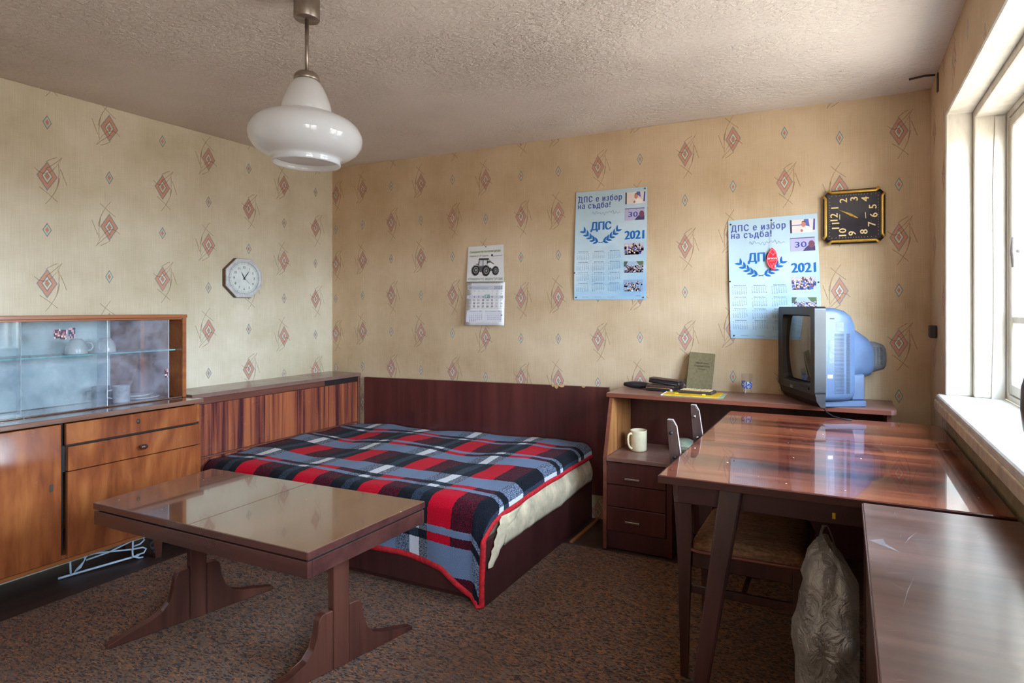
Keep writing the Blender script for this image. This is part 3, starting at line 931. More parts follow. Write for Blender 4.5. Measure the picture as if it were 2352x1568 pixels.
# ------------------------------------------------------------------ sideboard with glass top cabinet on the left wall
def sideboard():
    r = thing('sideboard', 'orange walnut sideboard with sliding glass cabinet on top against the left wall', 'sideboard', (0.2, -1.95, 0))
    yR, yL = -1.262, -2.62
    zb, zt = 0.160, 0.762
    b = NB()
    add_box(b, 0.004, 0.380, yR - 0.018, yR, zb, zt, 0.002)          # right side
    add_box(b, 0.004, 0.380, yL, yL + 0.018, zb, zt, 0.002)
    add_box(b, 0.004, 0.380, yL + 0.019, yR - 0.019, zb, zb + 0.018, 0.001)
    add_box(b, 0.004, 0.010, yL + 0.019, yR - 0.019, zb + 0.019, zt, 0.001)
    add_box(b, 0.004, 0.360, -1.875, -1.859, zb + 0.019, zt - 0.001, 0.001)
    obj('carcass', b, 'walnut_edge', r)
    obj('sideboard_top', box(0.004, 0.408, yL - 0.01, yR + 0.014, 0.764, 0.787, 0.005, seg=2), 'walnut_top', r)
    obj('front_rail', box(0.366, 0.398, yL + 0.019, yR - 0.019, zb - 0.012, zb + 0.004, 0.002), 'walnut_edge', r)
    obj('divider_slot', box(0.361, 0.372, -1.874, -1.858, zb + 0.02, zt - 0.002, 0.001), 'gap_shade', r)
    # left door (wide), drawers and flap on the right
    d = obj('door', box(0.381, 0.400, yL + 0.02, -1.876, zb + 0.006, zt - 0.004, 0.002), 'walnut', r)
    kp = NB(); add_box(kp, 0.400, 0.4025, -1.918, -1.906, 0.475, 0.505, 0.001); obj('keyhole', kp, 'hook', d)
    d = obj('drawer', box(0.381, 0.398, -1.857, -1.282, 0.664, 0.757, 0.002), 'walnut', r)
    kp = NB(); add_lathe(kp, [(0.0, 0.0), (0.008, 0.0), (0.008, 0.003), (0.0, 0.003)], n=12)
    for v in kp.verts: v.co = Vector((0.398 + v.co.z, -1.566 + v.co.x, 0.718 + v.co.y * 1.5))
    obj('keyhole', kp, 'hook', d)
    obj('drawer_gap', box(0.376, 0.384, -1.857, -1.262, 0.655, 0.664, 0), 'gap_shade', r)
    obj('corner_strip', box(0.381, 0.394, -1.280, -1.264, 0.666, 0.757, 0.001), 'walnut_edge', r)
    d = obj('drawer', box(0.381, 0.404, -1.853, -1.262, 0.548, 0.654, 0.002), 'walnut', r)
    kb = NB(); add_lathe(kb, [(0.0, 0.0), (0.007, 0.0), (0.006, 0.012), (0.011, 0.018), (0.013, 0.026), (0.010, 0.032), (0.0, 0.034)], n=20)
    for v in kb.verts: v.co = Vector((0.404 + v.co.z, -1.557 + v.co.x * 1.35, 0.596 + v.co.y))
    obj('knob', kb, 'chair', d)
    obj('flap_door', box(0.381, 0.401, -1.853, -1.262, zb + 0.006, 0.544, 0.002), 'walnut', r)
    obj('handle_recess', box(0.379, 0.384, -1.8755, -1.8535, 0.545, 0.66, 0), 'gap_shade', r)
    # tapered legs
    for y, x in ((-1.45, 0.325), (-1.45, 0.07), (-2.45, 0.325), (-2.45, 0.07)):
        lb = NB()
        secs = [[Vector((x + sx * h, y + sy * h + dy, z)) for sx, sy in ((-1, -1), (1, -1), (1, 1), (-1, 1))] for z, h, dy in ((0.0, 0.014, 0.012), (0.159, 0.026, 0))]
        add_loft(lb, secs, smooth=False); obj('leg', lb, 'coffee_leg', r)
    # glass cabinet
    z0, z1 = 0.788, 1.233
    xf = 0.275
    hR, hL = -1.258, -2.62
    b = NB()
    add_box(b, 0.004, xf, hR - 0.020, hR, z0, z1 - 0.018, 0.002); obj('cabinet_side', b, 'walnut_edge', r)
    obj('cabinet_side', box(0.004, xf, hL, hL + 0.02, z0, z1 - 0.018, 0.002), 'walnut_edge', r)
    obj('cabinet_top', box(0.004, xf + 0.004, hL, hR + 0.003, z1 - 0.017, z1, 0.002), 'walnut_edge', r)
    obj('cabinet_back', box(0.005, 0.012, hL + 0.021, hR - 0.021, z0 + 0.001, z1 - 0.018, 0), 'walnut_in', r)
    obj('reflection_panel', box(0.0125, 0.0145, hL + 0.022, -1.488, z0 + 0.002, z1 - 0.019, 0), 'reflection_panel', r)  # added sheet that carries the blue of the glass reflection
    obj('corner_post', box(0.013, 0.030, -1.352, -1.330, z0 + 0.001, z1 - 0.019, 0.002), 'walnut_edge', r)
    obj('pane_track', box(0.236, 0.272, hL + 0.021, hR - 0.021, z0 + 0.0005, z0 + 0.006, 0.001), 'walnut_top', r)
    obj('pane_track', box(0.236, 0.272, hL + 0.021, hR - 0.021, z1 - 0.026, z1 - 0.0175, 0.001), 'walnut_edge', r)
    s = obj('glass_shelf', box(0.03, 0.215, hL + 0.022, hR - 0.022, 1.040, 1.046, 0), 'shelf_glass', r)
    obj('shelf_edge', box(0.215, 0.2165, hL + 0.022, hR - 0.022, 1.0395, 1.0465, 0), 'glass_edge', s)
    def pane(name, y0, y1, x, mat, edge='ground_glass'):
        p = obj(name, box(x, x + 0.004, y0, y1, z0 + 0.006, z1 - 0.024, 0), mat, r)
        e_ = NB(); add_box(e_, x, x + 0.004, y1 + 0.0002, y1 + 0.0022, z0 + 0.006, z1 - 0.024, 0)
        obj('ground_edge', e_, edge, p)
        return p
    pane('sliding_pane', -2.59, -1.955, 0.246, 'blue_glass')
    pB = pane('sliding_pane', -1.975, -1.631, 0.262, 'blue_glass')
    pC = pane('sliding_pane', -1.665, -1.336, 0.246, 'cabinet_glass')
    # small picture stickers on the panes
    def sticker(y, z, wd, ht, cols, parent, x, rot=0.0):
        bm = NB(); cl = bm.loops.layers.float_color.new('Col')
        n = 5
        for i in range(n):
            for j in range(n):
                c = cols[int((noise.noise(Vector((i * 0.7 + y * 50, j * 0.6, 3))) * 0.5 + 0.5) * len(cols) * 0.999) % len(cols)]
                pts = []
                for a, b_ in ((i, j), (i + 1, j), (i + 1, j + 1), (i, j + 1)):
                    du, dv = (a / n - 0.5) * wd, (b_ / n - 0.5) * ht
                    pts.append(bm.verts.new((x, y + du * math.cos(rot) - dv * math.sin(rot), z + du * math.sin(rot) + dv * math.cos(rot))))
                f = bm.faces.new(pts)
                for lp in f.loops: lp[cl] = (*lin(c), 1)
        return obj('sticker', bm, 'ink', parent)
    pk = [(206, 168, 178), (178, 120, 136), (90, 60, 74), (214, 196, 196), (160, 110, 110)]
    sticker(-1.831, 1.150, 0.026, 0.040, pk, pB, 0.2668, 0.1)
    sticker(-1.806, 1.146, 0.024, 0.044, pk, pB, 0.2668, -0.1)
    sticker(-1.775, 1.152, 0.026, 0.048, [(48, 60, 84), (60, 74, 100), (196, 150, 158), (90, 96, 116)], pB, 0.2668, 0)
    sticker(-1.347, 0.924, 0.018, 0.046, pk, pC, 0.2508, 0.05)
sideboard()

# ------------------------------------------------------------------ shelf unit on the back wall, under the television
def shelf_unit():
    r = thing('desk_shelf_unit', 'low dark red shelf unit with slanted side and drawers against the back wall', 'shelf unit', (3.03, -0.2, 0))
    zt = 0.812
    bt = NB()
    pts = [(2.35, -0.006), (2.35, -0.330), (3.700, -0.330), (3.718, -0.322), (3.728, -0.305), (3.728, -0.006)]
    add_prism(bt, pts, 'z', zt - 0.021, zt)
    top = obj('shelf_top', bt, 'shelf_top', r)
    obj('front_edge', box(2.350, 3.705, -0.334, -0.3305, zt - 0.022, zt - 0.001, 0.001), 'shelf_edge', top)
    side = [(-0.006, 0.009), (-0.412, 0.009), (-0.412, 0.48), (-0.318, zt - 0.022), (-0.006, zt - 0.022)]
    b = NB(); add_prism(b, side, 'x', 2.362, 2.380); obj('side_panel', b, 'shelf_edge', r)
    b = NB(); add_prism(b, [(-0.030, 0.492), (-0.400, 0.492), (-0.318, zt - 0.024), (-0.030, zt - 0.024)], 'x', 2.3805, 2.3825); obj('side_lining', b, 'shelf_side_in', r)
    b = NB(); add_prism(b, [(-0.006, 0.009), (-0.30, 0.009), (-0.30, zt - 0.022), (-0.006, zt - 0.022)], 'x', 3.690, 3.708); obj('side_panel', b, 'shelf_edge', r)
    obj('back_panel', box(2.381, 3.689, -0.024, -0.008, 0.0095, zt - 0.022, 0), 'mahogany', r)
    obj('inner_shelf', box(2.381, 2.80, -0.416, -0.026, 0.468, 0.490, 0.002), 'shelf_top', r)
    obj('partition', box(2.700, 2.730, -0.400, -0.026, 0.0095, 0.466, 0.002), 'mahogany', r)
    for i, (a, b_) in enumerate(((0.348, 0.464), (0.231, 0.345), (0.106, 0.228))):
        d = obj('drawer', box(2.3815, 2.698, -0.404 + 0.003 * (i == 1), -0.388, a, b_, 0.002), 'mahogany', r)
        if i != 1:
            h = NB(); z = 0.384 if i == 0 else 0.161
            add_box(h, 2.483, 2.563, -0.416, -0.404, z - 0.006, z + 0.006, 0.003, seg=2)
            obj('handle', h, 'chrome', d)
    obj('plinth', box(2.3815, 2.730, -0.396, -0.380, 0.0095, 0.103, 0.002), 'mahogany_dark', r)
    obj('carcass', box(2.3815, 2.698, -0.386, -0.026, 0.106, 0.46, 0), 'mahogany_dark', r)
shelf_unit()

# ------------------------------------------------------------------ large dining table by the window
def dining_table():
    r = thing('dining_table', 'large polished reddish brown table with splayed legs beside the window', 'table', (3.45, -1.0, 0))
    zt = 0.776
    x0, x1, y0, y1 = 3.018, 3.882, -1.615, -0.420
    ym = -0.905
    obj('table_top', box(x0, x1, y0, ym - 0.0006, zt - 0.022, zt, 0.002), 'table', r)
    obj('table_top', box(x0 + 0.002, x1, ym + 0.0006, y1, zt - 0.022, zt, 0.002), 'table', r)
    e = NB(); add_box(e, x0 - 0.001, x1, y0 - 0.003, y0 - 0.0002, zt - 0.023, zt - 0.0015, 0.001); add_box(e, x0 - 0.003, x0 - 0.0002, y0, y1, zt - 0.023, zt - 0.0015, 0.001)
    obj('edge_banding', e, 'table_edge', r)
    a = 0.05
    obj('apron', box(x0 + 0.045, x1 - 0.02, y0 + a, y0 + a + 0.018, 0.686, zt - 0.0225, 0.002), 'table_edge', r)
    obj('apron', box(x0 + 0.19, x1 - 0.02, y1 - a - 0.018, y1 - a, 0.686, zt - 0.0225, 0.002), 'table_edge', r)
    obj('apron', box(x0 + 0.19, x0 + 0.208, y0 + a + 0.019, y1 - a - 0.019, 0.686, zt - 0.0225, 0.002), 'table_edge', r)
    obj('apron', box(x1 - 0.04, x1 - 0.022, y0 + a + 0.019, y1 - a - 0.019, 0.686, zt - 0.0225, 0.002), 'table_edge', r)
    s = NB(); add_box(s, 3.485, 3.493, y0 + a - 0.0012, y0 + a, 0.700, 0.716, 0); obj('yellow_label', s, 'yellow', r)
    def leg(xt, yt, xb, yb):
        b = NB()
        secs = []
        for t_ in (0.0, 0.25, 0.6, 1.0):
            h = 0.032 - 0.014 * t_
            x = xt + (xb - xt) * t_; y = yt + (yb - yt) * t_; z = 0.753 + (0.009 - 0.753) * t_
            secs.append([Vector((x + p, y + q, z)) for p, q in rrect(0, 0, 2 * h, 1.3 * h, 0.006, 2)])
        add_loft(b, secs, smooth=False)
        obj('leg', b, 'table_leg', r)
    leg(3.222, y0 + 0.047, 3.118, y0 - 0.035)
    leg(3.222, y1 - 0.047, 3.140, y1 - 0.02)
    leg(x1 - 0.07, y0 + 0.047, x1 - 0.035, y0 + 0.005)
    leg(x1 - 0.07, y1 - 0.047, x1 - 0.035, y1 - 0.02)
dining_table()

# ------------------------------------------------------------------ scratched desk nearest the camera
def desk():
    r = thing('writing_desk', 'scratched dull desk with dark side panel pushed against the end of the polished table', 'desk', (3.72, -2.2, 0))
    x0, x1, y0, y1 = 3.557, 3.885, -2.78, -1.636
    top = obj('desk_top', box(x0, x1, y0, y1, 0.752, 0.774, 0.002), 'desk', r)
    # scratches and a scraped patch in the varnish, each a thin tapering mark
    b = NB()
    rnd = random.Random(5)
    def mark(xa, ya, xb, yb, wd):
        d = Vector((xb - xa, yb - ya)); n_ = Vector((-d.y, d.x)).normalized() * wd
        mx_, my_ = (xa + xb) / 2 + n_.x * 3, (ya + yb) / 2 + n_.y * 3
        add_mesh(b, [(xa, ya, 0.7743), (mx_ - n_.x, my_ - n_.y, 0.7743), (xb, yb, 0.7743), (mx_ + n_.x, my_ + n_.y, 0.7743)], [[0, 1, 2, 3]])
    mark(3.625, -1.905, 3.662, -1.800, 0.0010); mark(3.64, -1.86, 3.70, -1.84, 0.0006); mark(3.600, -2.20, 3.632, -2.05, 0.0007)
    for i in range(26):
        xa, ya = rnd.uniform(3.57, 3.84), rnd.uniform(-2.45, -1.67); a_ = rnd.gauss(0.3, 0.5); L = rnd.uniform(0.012, 0.06)
        mark(xa, ya, xa + L * math.cos(a_), ya + L * math.sin(a_), rnd.uniform(0.0002, 0.0005))
    add_mesh(b, [(3.561, -1.900, 0.7742), (3.590, -1.880, 0.7742), (3.592, -1.905, 0.7742), (3.618, -1.945, 0.7742)], [[0, 1, 2], [0, 2, 3]])
    sm = obj('scratch_marks', b, 'scratch', top); sm['kind'] = 'stuff'
    obj('top_edge', box(x0 - 0.003, x0 - 0.0003, y0, y1, 0.752, 0.773, 0.001), 'desk_side', r)
    obj('side_panel', box(x0 + 0.006, x0 + 0.024, y0 + 0.01, y1 - 0.02, 0.009, 0.751, 0.002), 'desk_side', r)
    obj('side_panel', box(x1 - 0.024, x1 - 0.006, y0 + 0.01, y1 - 0.02, 0.009, 0.751, 0.002), 'desk_side', r)
    obj('panel_edge', box(x0 + 0.002, x0 + 0.028, y1 - 0.019, y1 - 0.004, 0.009, 0.751, 0.002), 'table_edge', r)
    obj('back_board', box(x0 + 0.03, x1 - 0.03, y1 - 0.03, y1 - 0.018, 0.30, 0.751, 0.001), 'desk_side', r)
desk()

# ------------------------------------------------------------------ low coffee table
def coffee_table():
    r = thing('coffee_table', 'low glossy brown coffee table on two pedestal legs in front of the bed', 'table', (1.48, -1.755, 0))
    z = 0.530
    A, B, C_, D = (0.925, -2.014), (2.042, -2.010), (2.057, -1.482), (0.868, -1.515)
    def at(u, v): # bilinear
        p = Vector(A).lerp(Vector(B), u); q = Vector(D).lerp(Vector(C_), u); return p.lerp(q, v)
    def slab(name, u0, u1, v0, v1, z0, z1, mat):
        b = NB(); pts = [at(u0, v0), at(u1, v0), at(u1, v1), at(u0, v1)]
        add_prism(b, [(p.x, p.y) for p in pts], 'z', z0, z1)
        bmesh.ops.bevel(b, geom=list(b.edges), offset=0.0015, segments=1, affect='EDGES')
        return obj(name, b, mat, r)
    slab('table_leaf', 0, 0.4985, 0, 1, z - 0.023, z, 'coffee')
    slab('table_leaf', 0.5005, 1, 0, 1, z - 0.023, z, 'coffee')
    for u0, u1, v0, v1 in ((-0.002, -0.0002, 0, 1), (1.0002, 1.002, 0, 1)):
        slab('edge_banding', u0, u1, v0, v1, z - 0.0235, z - 0.001, 'coffee_edge')
    slab('edge_banding', 0, 1, -0.004, -0.0004, z - 0.0235, z - 0.001, 'coffee_edge')
    slab('slide_gap', 0.012, 0.988, 0.02, 0.98, z - 0.031, z - 0.0235, 'gap_shade')
    slab('metal_strip', 0.9885, 0.997, 0.01, 0.99, z - 0.0315, z - 0.0270, 'chrome')
    # lower frame boards
    zb0, zb1 = z - 0.083, z - 0.032
    slab('frame_board', 0.0, 0.999, 0.002, 0.035, zb0, zb1, 'coffee_edge')
    slab('frame_board', 0.0, 0.999, 0.965, 0.998, zb0, zb1, 'coffee_edge')
    slab('frame_board', 0.0, 0.017, 0.036, 0.964, zb0, zb1, 'coffee_edge')
    slab('frame_board', 0.982, 0.999, 0.036, 0.964, zb0, zb1, 'coffee_edge')
    # two pedestals: a post between two curved foot brackets
    prof = [(0.030, 0.0), (0.300, 0.0), (0.300, 0.014), (0.24, 0.030), (0.17, 0.048), (0.125, 0.066), (0.100, 0.095), (0.088, 0.14), (0.082, 0.185), (0.074, 0.203), (0.060, 0.208), (0.030, 0.208)]
    for xc, yc, rot in ((1.100, -1.735, -0.24), (1.888, -1.742, -0.24)):
        base = Matrix.Translation((xc, yc, 0.008)) @ Matrix.Rotation(rot, 4, 'Z')
        p = NB()
        add_box(p, -0.020, 0.020, -0.0295, 0.0295, 0.0, z - 0.092, 0.003, mat=base)
        post = obj('leg_post', p, 'coffee_leg', r)
        top = NB(); add_box(top, -0.03, 0.03, -0.20, 0.20, z - 0.092, z - 0.0405, 0.003, mat=base); obj('top_bearer', top, 'coffee_leg', r)
        for s in (-1, 1):
            for side in (0,):
                f = NB()
                add_prism(f, [(s * a, b) for a, b in prof], 'x', -0.018, 0.018, mat=base)
                bmesh.ops.bevel(f, geom=list(f.edges), offset=0.003, segments=1, affect='EDGES')
                obj('foot', f, 'coffee_leg', r)
coffee_table()

# ------------------------------------------------------------------ chair pushed under the table
def chair():
    r = thing('dining_chair', 'dark wooden chair missing its back rail, tucked sideways under the table', 'chair', (3.2, -1.12, 0))
    for y, zt, nm in ((-1.300, 0.880, 'worn'), (-0.955, 0.880, 'worn')):
        # rear leg continuing as back post: x of the left and right edges by height
        tab = [(0.009, 3.004, 3.030), (0.20, 3.001, 3.034), (0.40, 2.996, 3.040), (0.52, 2.989, 3.046), (0.60, 2.983, 3.044), (0.70, 2.972, 3.014), (0.80, 2.964, 2.999), (0.86, 2.959, 2.990), (zt, 2.9575, 2.978)]
        b = NB()
        outline = [(x0, z) for z, x0, x1 in tab] + [(x1, z) for z, x0, x1 in reversed(tab)]
        lowo = [p for p in outline if p[1] <= 0.62]; hio = [p for p in outline if p[1] >= 0.60]
        add_prism(b, lowo, 'y', y - 0.011, y + 0.011)
        bmesh.ops.bevel(b, geom=list(b.edges), offset=0.002, segments=1, affect='EDGES')
        leg = obj('rear_leg', b, 'chair', r)
        b = NB(); add_prism(b, hio, 'y', y - 0.011, y + 0.011)
        bmesh.ops.bevel(b, geom=list(b.edges), offset=0.002, segments=1, affect='EDGES')
        post = obj('back_post', b, 'chair_worn', r)
        e = NB()
        pe = [(x1 + 0.0006, z) for z, x0, x1 in tab if z >= 0.70]
        for (xa, za), (xb, zb) in zip(pe, pe[1:]):
            add_prism(e, [(xa, za), (xa + 0.0016, za), (xb + 0.0016, zb), (xb, zb)], 'y', y - 0.0112, y - 0.003)
        add_box(e, 2.9580, 2.977, y - 0.010, y + 0.010, zt + 0.0004, zt + 0.002, 0)
        obj('worn_edge', e, 'pale_edge', post)
        for z in (0.838, 0.755):
            k_ = NB()
            xc = 2.974 if z > 0.8 else 2.986
            add_tube(k_, [(xc, y - 0.0105, z), (xc, y - 0.020, z)], 0.0055, 10)
            obj('bolt', k_, 'ink_dark' if y < -1 else 'chrome', post)
    for y in (-1.292, -0.963):
        b = NB()
        secs = [[Vector((x + p, y + q, z)) for p, q in rrect(0, 0, 2 * h, 2 * h, 0.004, 2)] for x, z, h in ((3.392, 0.009, 0.012), (3.388, 0.2, 0.015), (3.382, 0.44, 0.018))]
        add_loft(b, secs, smooth=False); obj('front_leg', b, 'chair', r)
        obj('stretcher', box(3.034, 3.376, y - 0.008, y + 0.008, 0.296, 0.324, 0.003), 'chair', r)
        obj('seat_rail', box(3.042, 3.366, y - 0.009, y + 0.009, 0.385, 0.437, 0.003), 'chair', r)
    obj('stretcher', box(3.20, 3.215, -1.283, -0.972, 0.30, 0.322, 0.003), 'chair', r)
    for x in (3.05, 3.38): obj('seat_rail', box(x - 0.009, x + 0.009, -1.280, -0.975, 0.385, 0.437, 0.003), 'chair', r)
    b = NB()
    secs = []
    for z, ins in ((0.4395, 0.004), (0.450, 0.0), (0.466, 0.002), (0.482, 0.008), (0.490, 0.03), (0.493, 0.08)):
        secs.append([Vector((x, y, z)) for x, y in rrect(3.226, -1.128, 0.372 - 2 * ins, 0.376 - 2 * ins, 0.03, 4)])
    add_loft(b, secs); obj('seat_cushion', b, 'seat_fabric', r)
    b = NB(); o_ = rrect(3.226, -1.128, 0.376, 0.380, 0.03, 4)
    add_tube(b, [(x, y, 0.4475) for x, y in o_], 0.0065, 6, closed=True); obj('seat_piping', b, 'shelf_edge', r)
chair()

# ================================================================== PRINT (flat inked shapes laid on paper)
_glyph = {}
def text_geo(s, size=1.0, bold=0.0, shear=0.0, space=1.0):
    key = (s, bold, shear, space)
    if key not in _glyph:
        cu = bpy.data.curves.new('txt', 'FONT')
        cu.body = s; cu.size = 1.0; cu.resolution_u = 2; cu.offset = bold; cu.shear = shear; cu.space_character = space
        cu.align_x = 'LEFT'; cu.fill_mode = 'NONE'
        o = bpy.data.objects.new('txt', cu); COL.objects.link(o)
        dg = bpy.context.evaluated_depsgraph_get()
        me = o.evaluated_get(dg).to_mesh()
        cv = [Vector((v.co.x, v.co.y)) for v in me.vertices]; ed = [tuple(e_.vertices) for e_ in me.edges]
        o.evaluated_get(dg).to_mesh_clear()
        bpy.data.objects.remove(o); bpy.data.curves.remove(cu)
        vs, fs = [], []
        if cv:
            # letters in this font have overlapping outlines: triangulate, then keep what the outlines wind around
            tv, _, tf, *_r = delaunay_2d_cdt(cv, ed, [], 0, 1e-6)
            segs = [(cv[i], cv[j]) for i, j in ed]
            for f in tf:
                cx_ = sum(tv[i].x for i in f) / len(f); cy_ = sum(tv[i].y for i in f) / len(f)
                wn = 0
                for p, q in segs:
                    if (p.y <= cy_) != (q.y <= cy_):
                        t_ = p.x + (cy_ - p.y) / (q.y - p.y) * (q.x - p.x)
                        if t_ > cx_: wn += 1 if q.y > p.y else -1
                if wn: fs.append(tuple(f))
            vs = [(v.x, v.y) for v in tv]
        _glyph[key] = (vs, fs)
    vs, fs = _glyph[key]
    return [(x * size, y * size) for x, y in vs], fs

class Print:
    def __init__(s): s.v = []; s.f = []; s.c = []
    def add(s, pts, faces, col, layer=1):
        o = len(s.v); s.v += [(x, y, layer) for x, y in pts]
        for f in faces: s.f.append([i + o for i in f]); s.c.append(col)
    def rect(s, x0, y0, x1, y1, col, layer=1): s.add([(x0, y0), (x1, y0), (x1, y1), (x0, y1)], [(0, 1, 2, 3)], col, layer)
    def poly(s, pts, col, layer=1): s.add(pts, [tuple(range(len(pts)))], col, layer)
    def disc(s, x, y, r, col, layer=1, n=20, ry=None): s.poly([(x + r * math.cos(2 * PI * i / n), y + (ry or r) * math.sin(2 * PI * i / n)) for i in range(n)], col, layer)
    def line(s, pts, w_, col, layer=1):
        for (x0, y0), (x1, y1) in zip(pts, pts[1:]):
            L = math.hypot(x1 - x0, y1 - y0) or 1; nx, ny = -(y1 - y0) / L * w_ / 2, (x1 - x0) / L * w_ / 2
            s.add([(x0 + nx, y0 + ny), (x1 + nx, y1 + ny), (x1 - nx, y1 - ny), (x0 - nx, y0 - ny)], [(0, 1, 2, 3)], col, layer)
    def text(s, t_, x, y, h, col, width=None, bold=0.0, shear=0.0, space=1.0, layer=2, rot=0.0, centre=False):
        vs, fs = text_geo(t_, h, 0.0, shear, space)
        if not vs: return
        x0 = min(v[0] for v in vs); x1 = max(v[0] for v in vs); y0 = min(v[1] for v in vs); y1 = max(v[1] for v in vs)
        k_ = (width / (x1 - x0)) if width else 1.0
        pts = [((px - x0) * k_, py) for px, py in vs]
        if centre: pts = [(px - (x1 - x0) * k_ / 2, py - (y0 + y1) / 2) for px, py in pts]
        cr_, sr = math.cos(rot), math.sin(rot)
        sh = bold * h * 1.6                    # heavier strokes: the word is inked three times, slightly shifted
        for q, (dx, dy) in enumerate(((0, 0), (sh, sh * 0.3), (-sh, -sh * 0.3)) if bold else ((0, 0),)):
            s.add([(x + (px + dx) * cr_ - (py + dy) * sr, y + (px + dx) * sr + (py + dy) * cr_) for px, py in pts], fs, col, layer + 0.3 * q)
    def cells(s, x0, y0, x1, y1, nx, ny, fn, layer=2):
        for i in range(nx):
            for j in range(ny):
                s.rect(x0 + (x1 - x0) * i / nx, y0 + (y1 - y0) * j / ny, x0 + (x1 - x0) * (i + 1) / nx, y0 + (y1 - y0) * (j + 1) / ny, fn((i + 0.5) / nx, (j + 0.5) / ny), layer)
    def build(s, name, fn, parent):
        """fn(x, y, lift) -> 3-D point"""
        bm = NB(); cl = bm.loops.layers.float_color.new('Col')
        vs = [bm.verts.new(fn(x, y, 0.0007 + 0.00018 * l)) for x, y, l in s.v]
        for f, c in zip(s.f, s.c):
            try: q = bm.faces.new([vs[i] for i in f])
            except ValueError: continue
            for lp in q.loops: lp[cl] = (*lin(c), 1)
        me = bpy.data.meshes.new(name); bm.normal_update(); bm.to_mesh(me); bm.free()
        me.materials.append(M['ink']); o = bpy.data.objects.new(name, me); COL.objects.link(o); o.parent = parent
        q = parent
        while q.parent: q = q.parent
        me.transform(Matrix.Translation(-q.matrix_world.translation))
        return o

def paper_material(name, stops, angle):
    m = Mat(name)
    v = m.coord('Object', (1, 1, 1), (0, angle, 0))
    s_ = m.node('ShaderNodeSeparateXYZ'); m.link(v, s_.inputs[0])
    n = m.noise(m.coord(), 3.0, 2)
    sw = m.noise(m.coord('Object', (1.2, 1, 3.2), (0, 0.75, 0)), 2.6, 2, 0.5, 0.8)
    f = N(m.t, s_.outputs[2]) * 0.9 + n * 0.15 + sw * 0.55
    f = f.step(0.05, 0.95)
    m.base(m.ramp(f, stops)); m.set(rough=0.42, spec=0.4)
    m.bump(m.noise(m.coord(), 9.0, 2), 0.15, 0.004)
    return m.m

def sheet_grid(corners, nx, ny, curl, thick=0.0006):
    """paper sheet from four (x, z) corners (bottom-left, bottom-right, top-right, top-left) on the back wall, curl(u,v) = distance from the wall"""
    bl_, br_, tr_, tl_ = [Vector(c) for c in corners]
    def P(u, v, lift=0.0):
        q = bl_.lerp(br_, u).lerp(tl_.lerp(tr_, u), v)
        return Vector((q.x, -0.003 - curl(u, v) - lift, q.y))
    bm = NB(); V = [[bm.verts.new(P(i / nx, j / ny)) for j in range(ny + 1)] for i in range(nx + 1)]
    for i in range(nx):
        for j in range(ny):
            f = bm.faces.new([V[i][j], V[i + 1][j], V[i + 1][j + 1], V[i][j + 1]]); f.smooth = True
    return bm, P

def crowd(cols, seed, sky=None):
    def fn(u, v):
        if sky and v > sky[0] + 0.08 * noise.noise(Vector((u * 6, seed, 0))): return sky[1]
        k_ = noise.noise(Vector((u * 11, v * 9, seed))) * 0.45 + noise.noise(Vector((u * 23, v * 19, seed))) * 0.2 + 0.5
        return cols[int(min(0.999, max(0, k_ * 1.3 - 0.15)) * len(cols))]
    return fn

MONTHS = [('Януари', 4, 31), ('Февруари', 0, 28), ('Март', 0, 31), ('Април', 3, 30), ('Май', 5, 31), ('Юни', 1, 30), ('Юли', 3, 31), ('Август', 6, 31), ('Септември', 2, 30), ('Октомври', 4, 31), ('Ноември', 0, 30), ('Декември', 2, 31)]
EN = ['January', 'February', 'March', 'April', 'May', 'June', 'July', 'August', 'September', 'October', 'November', 'December']
TR = ['Ocak', 'Şubat', 'Mart', 'Nisan', 'Mayıs', 'Haziran', 'Temmuz', 'Ağustos', 'Eylül', 'Ekim', 'Kasım', 'Aralık']

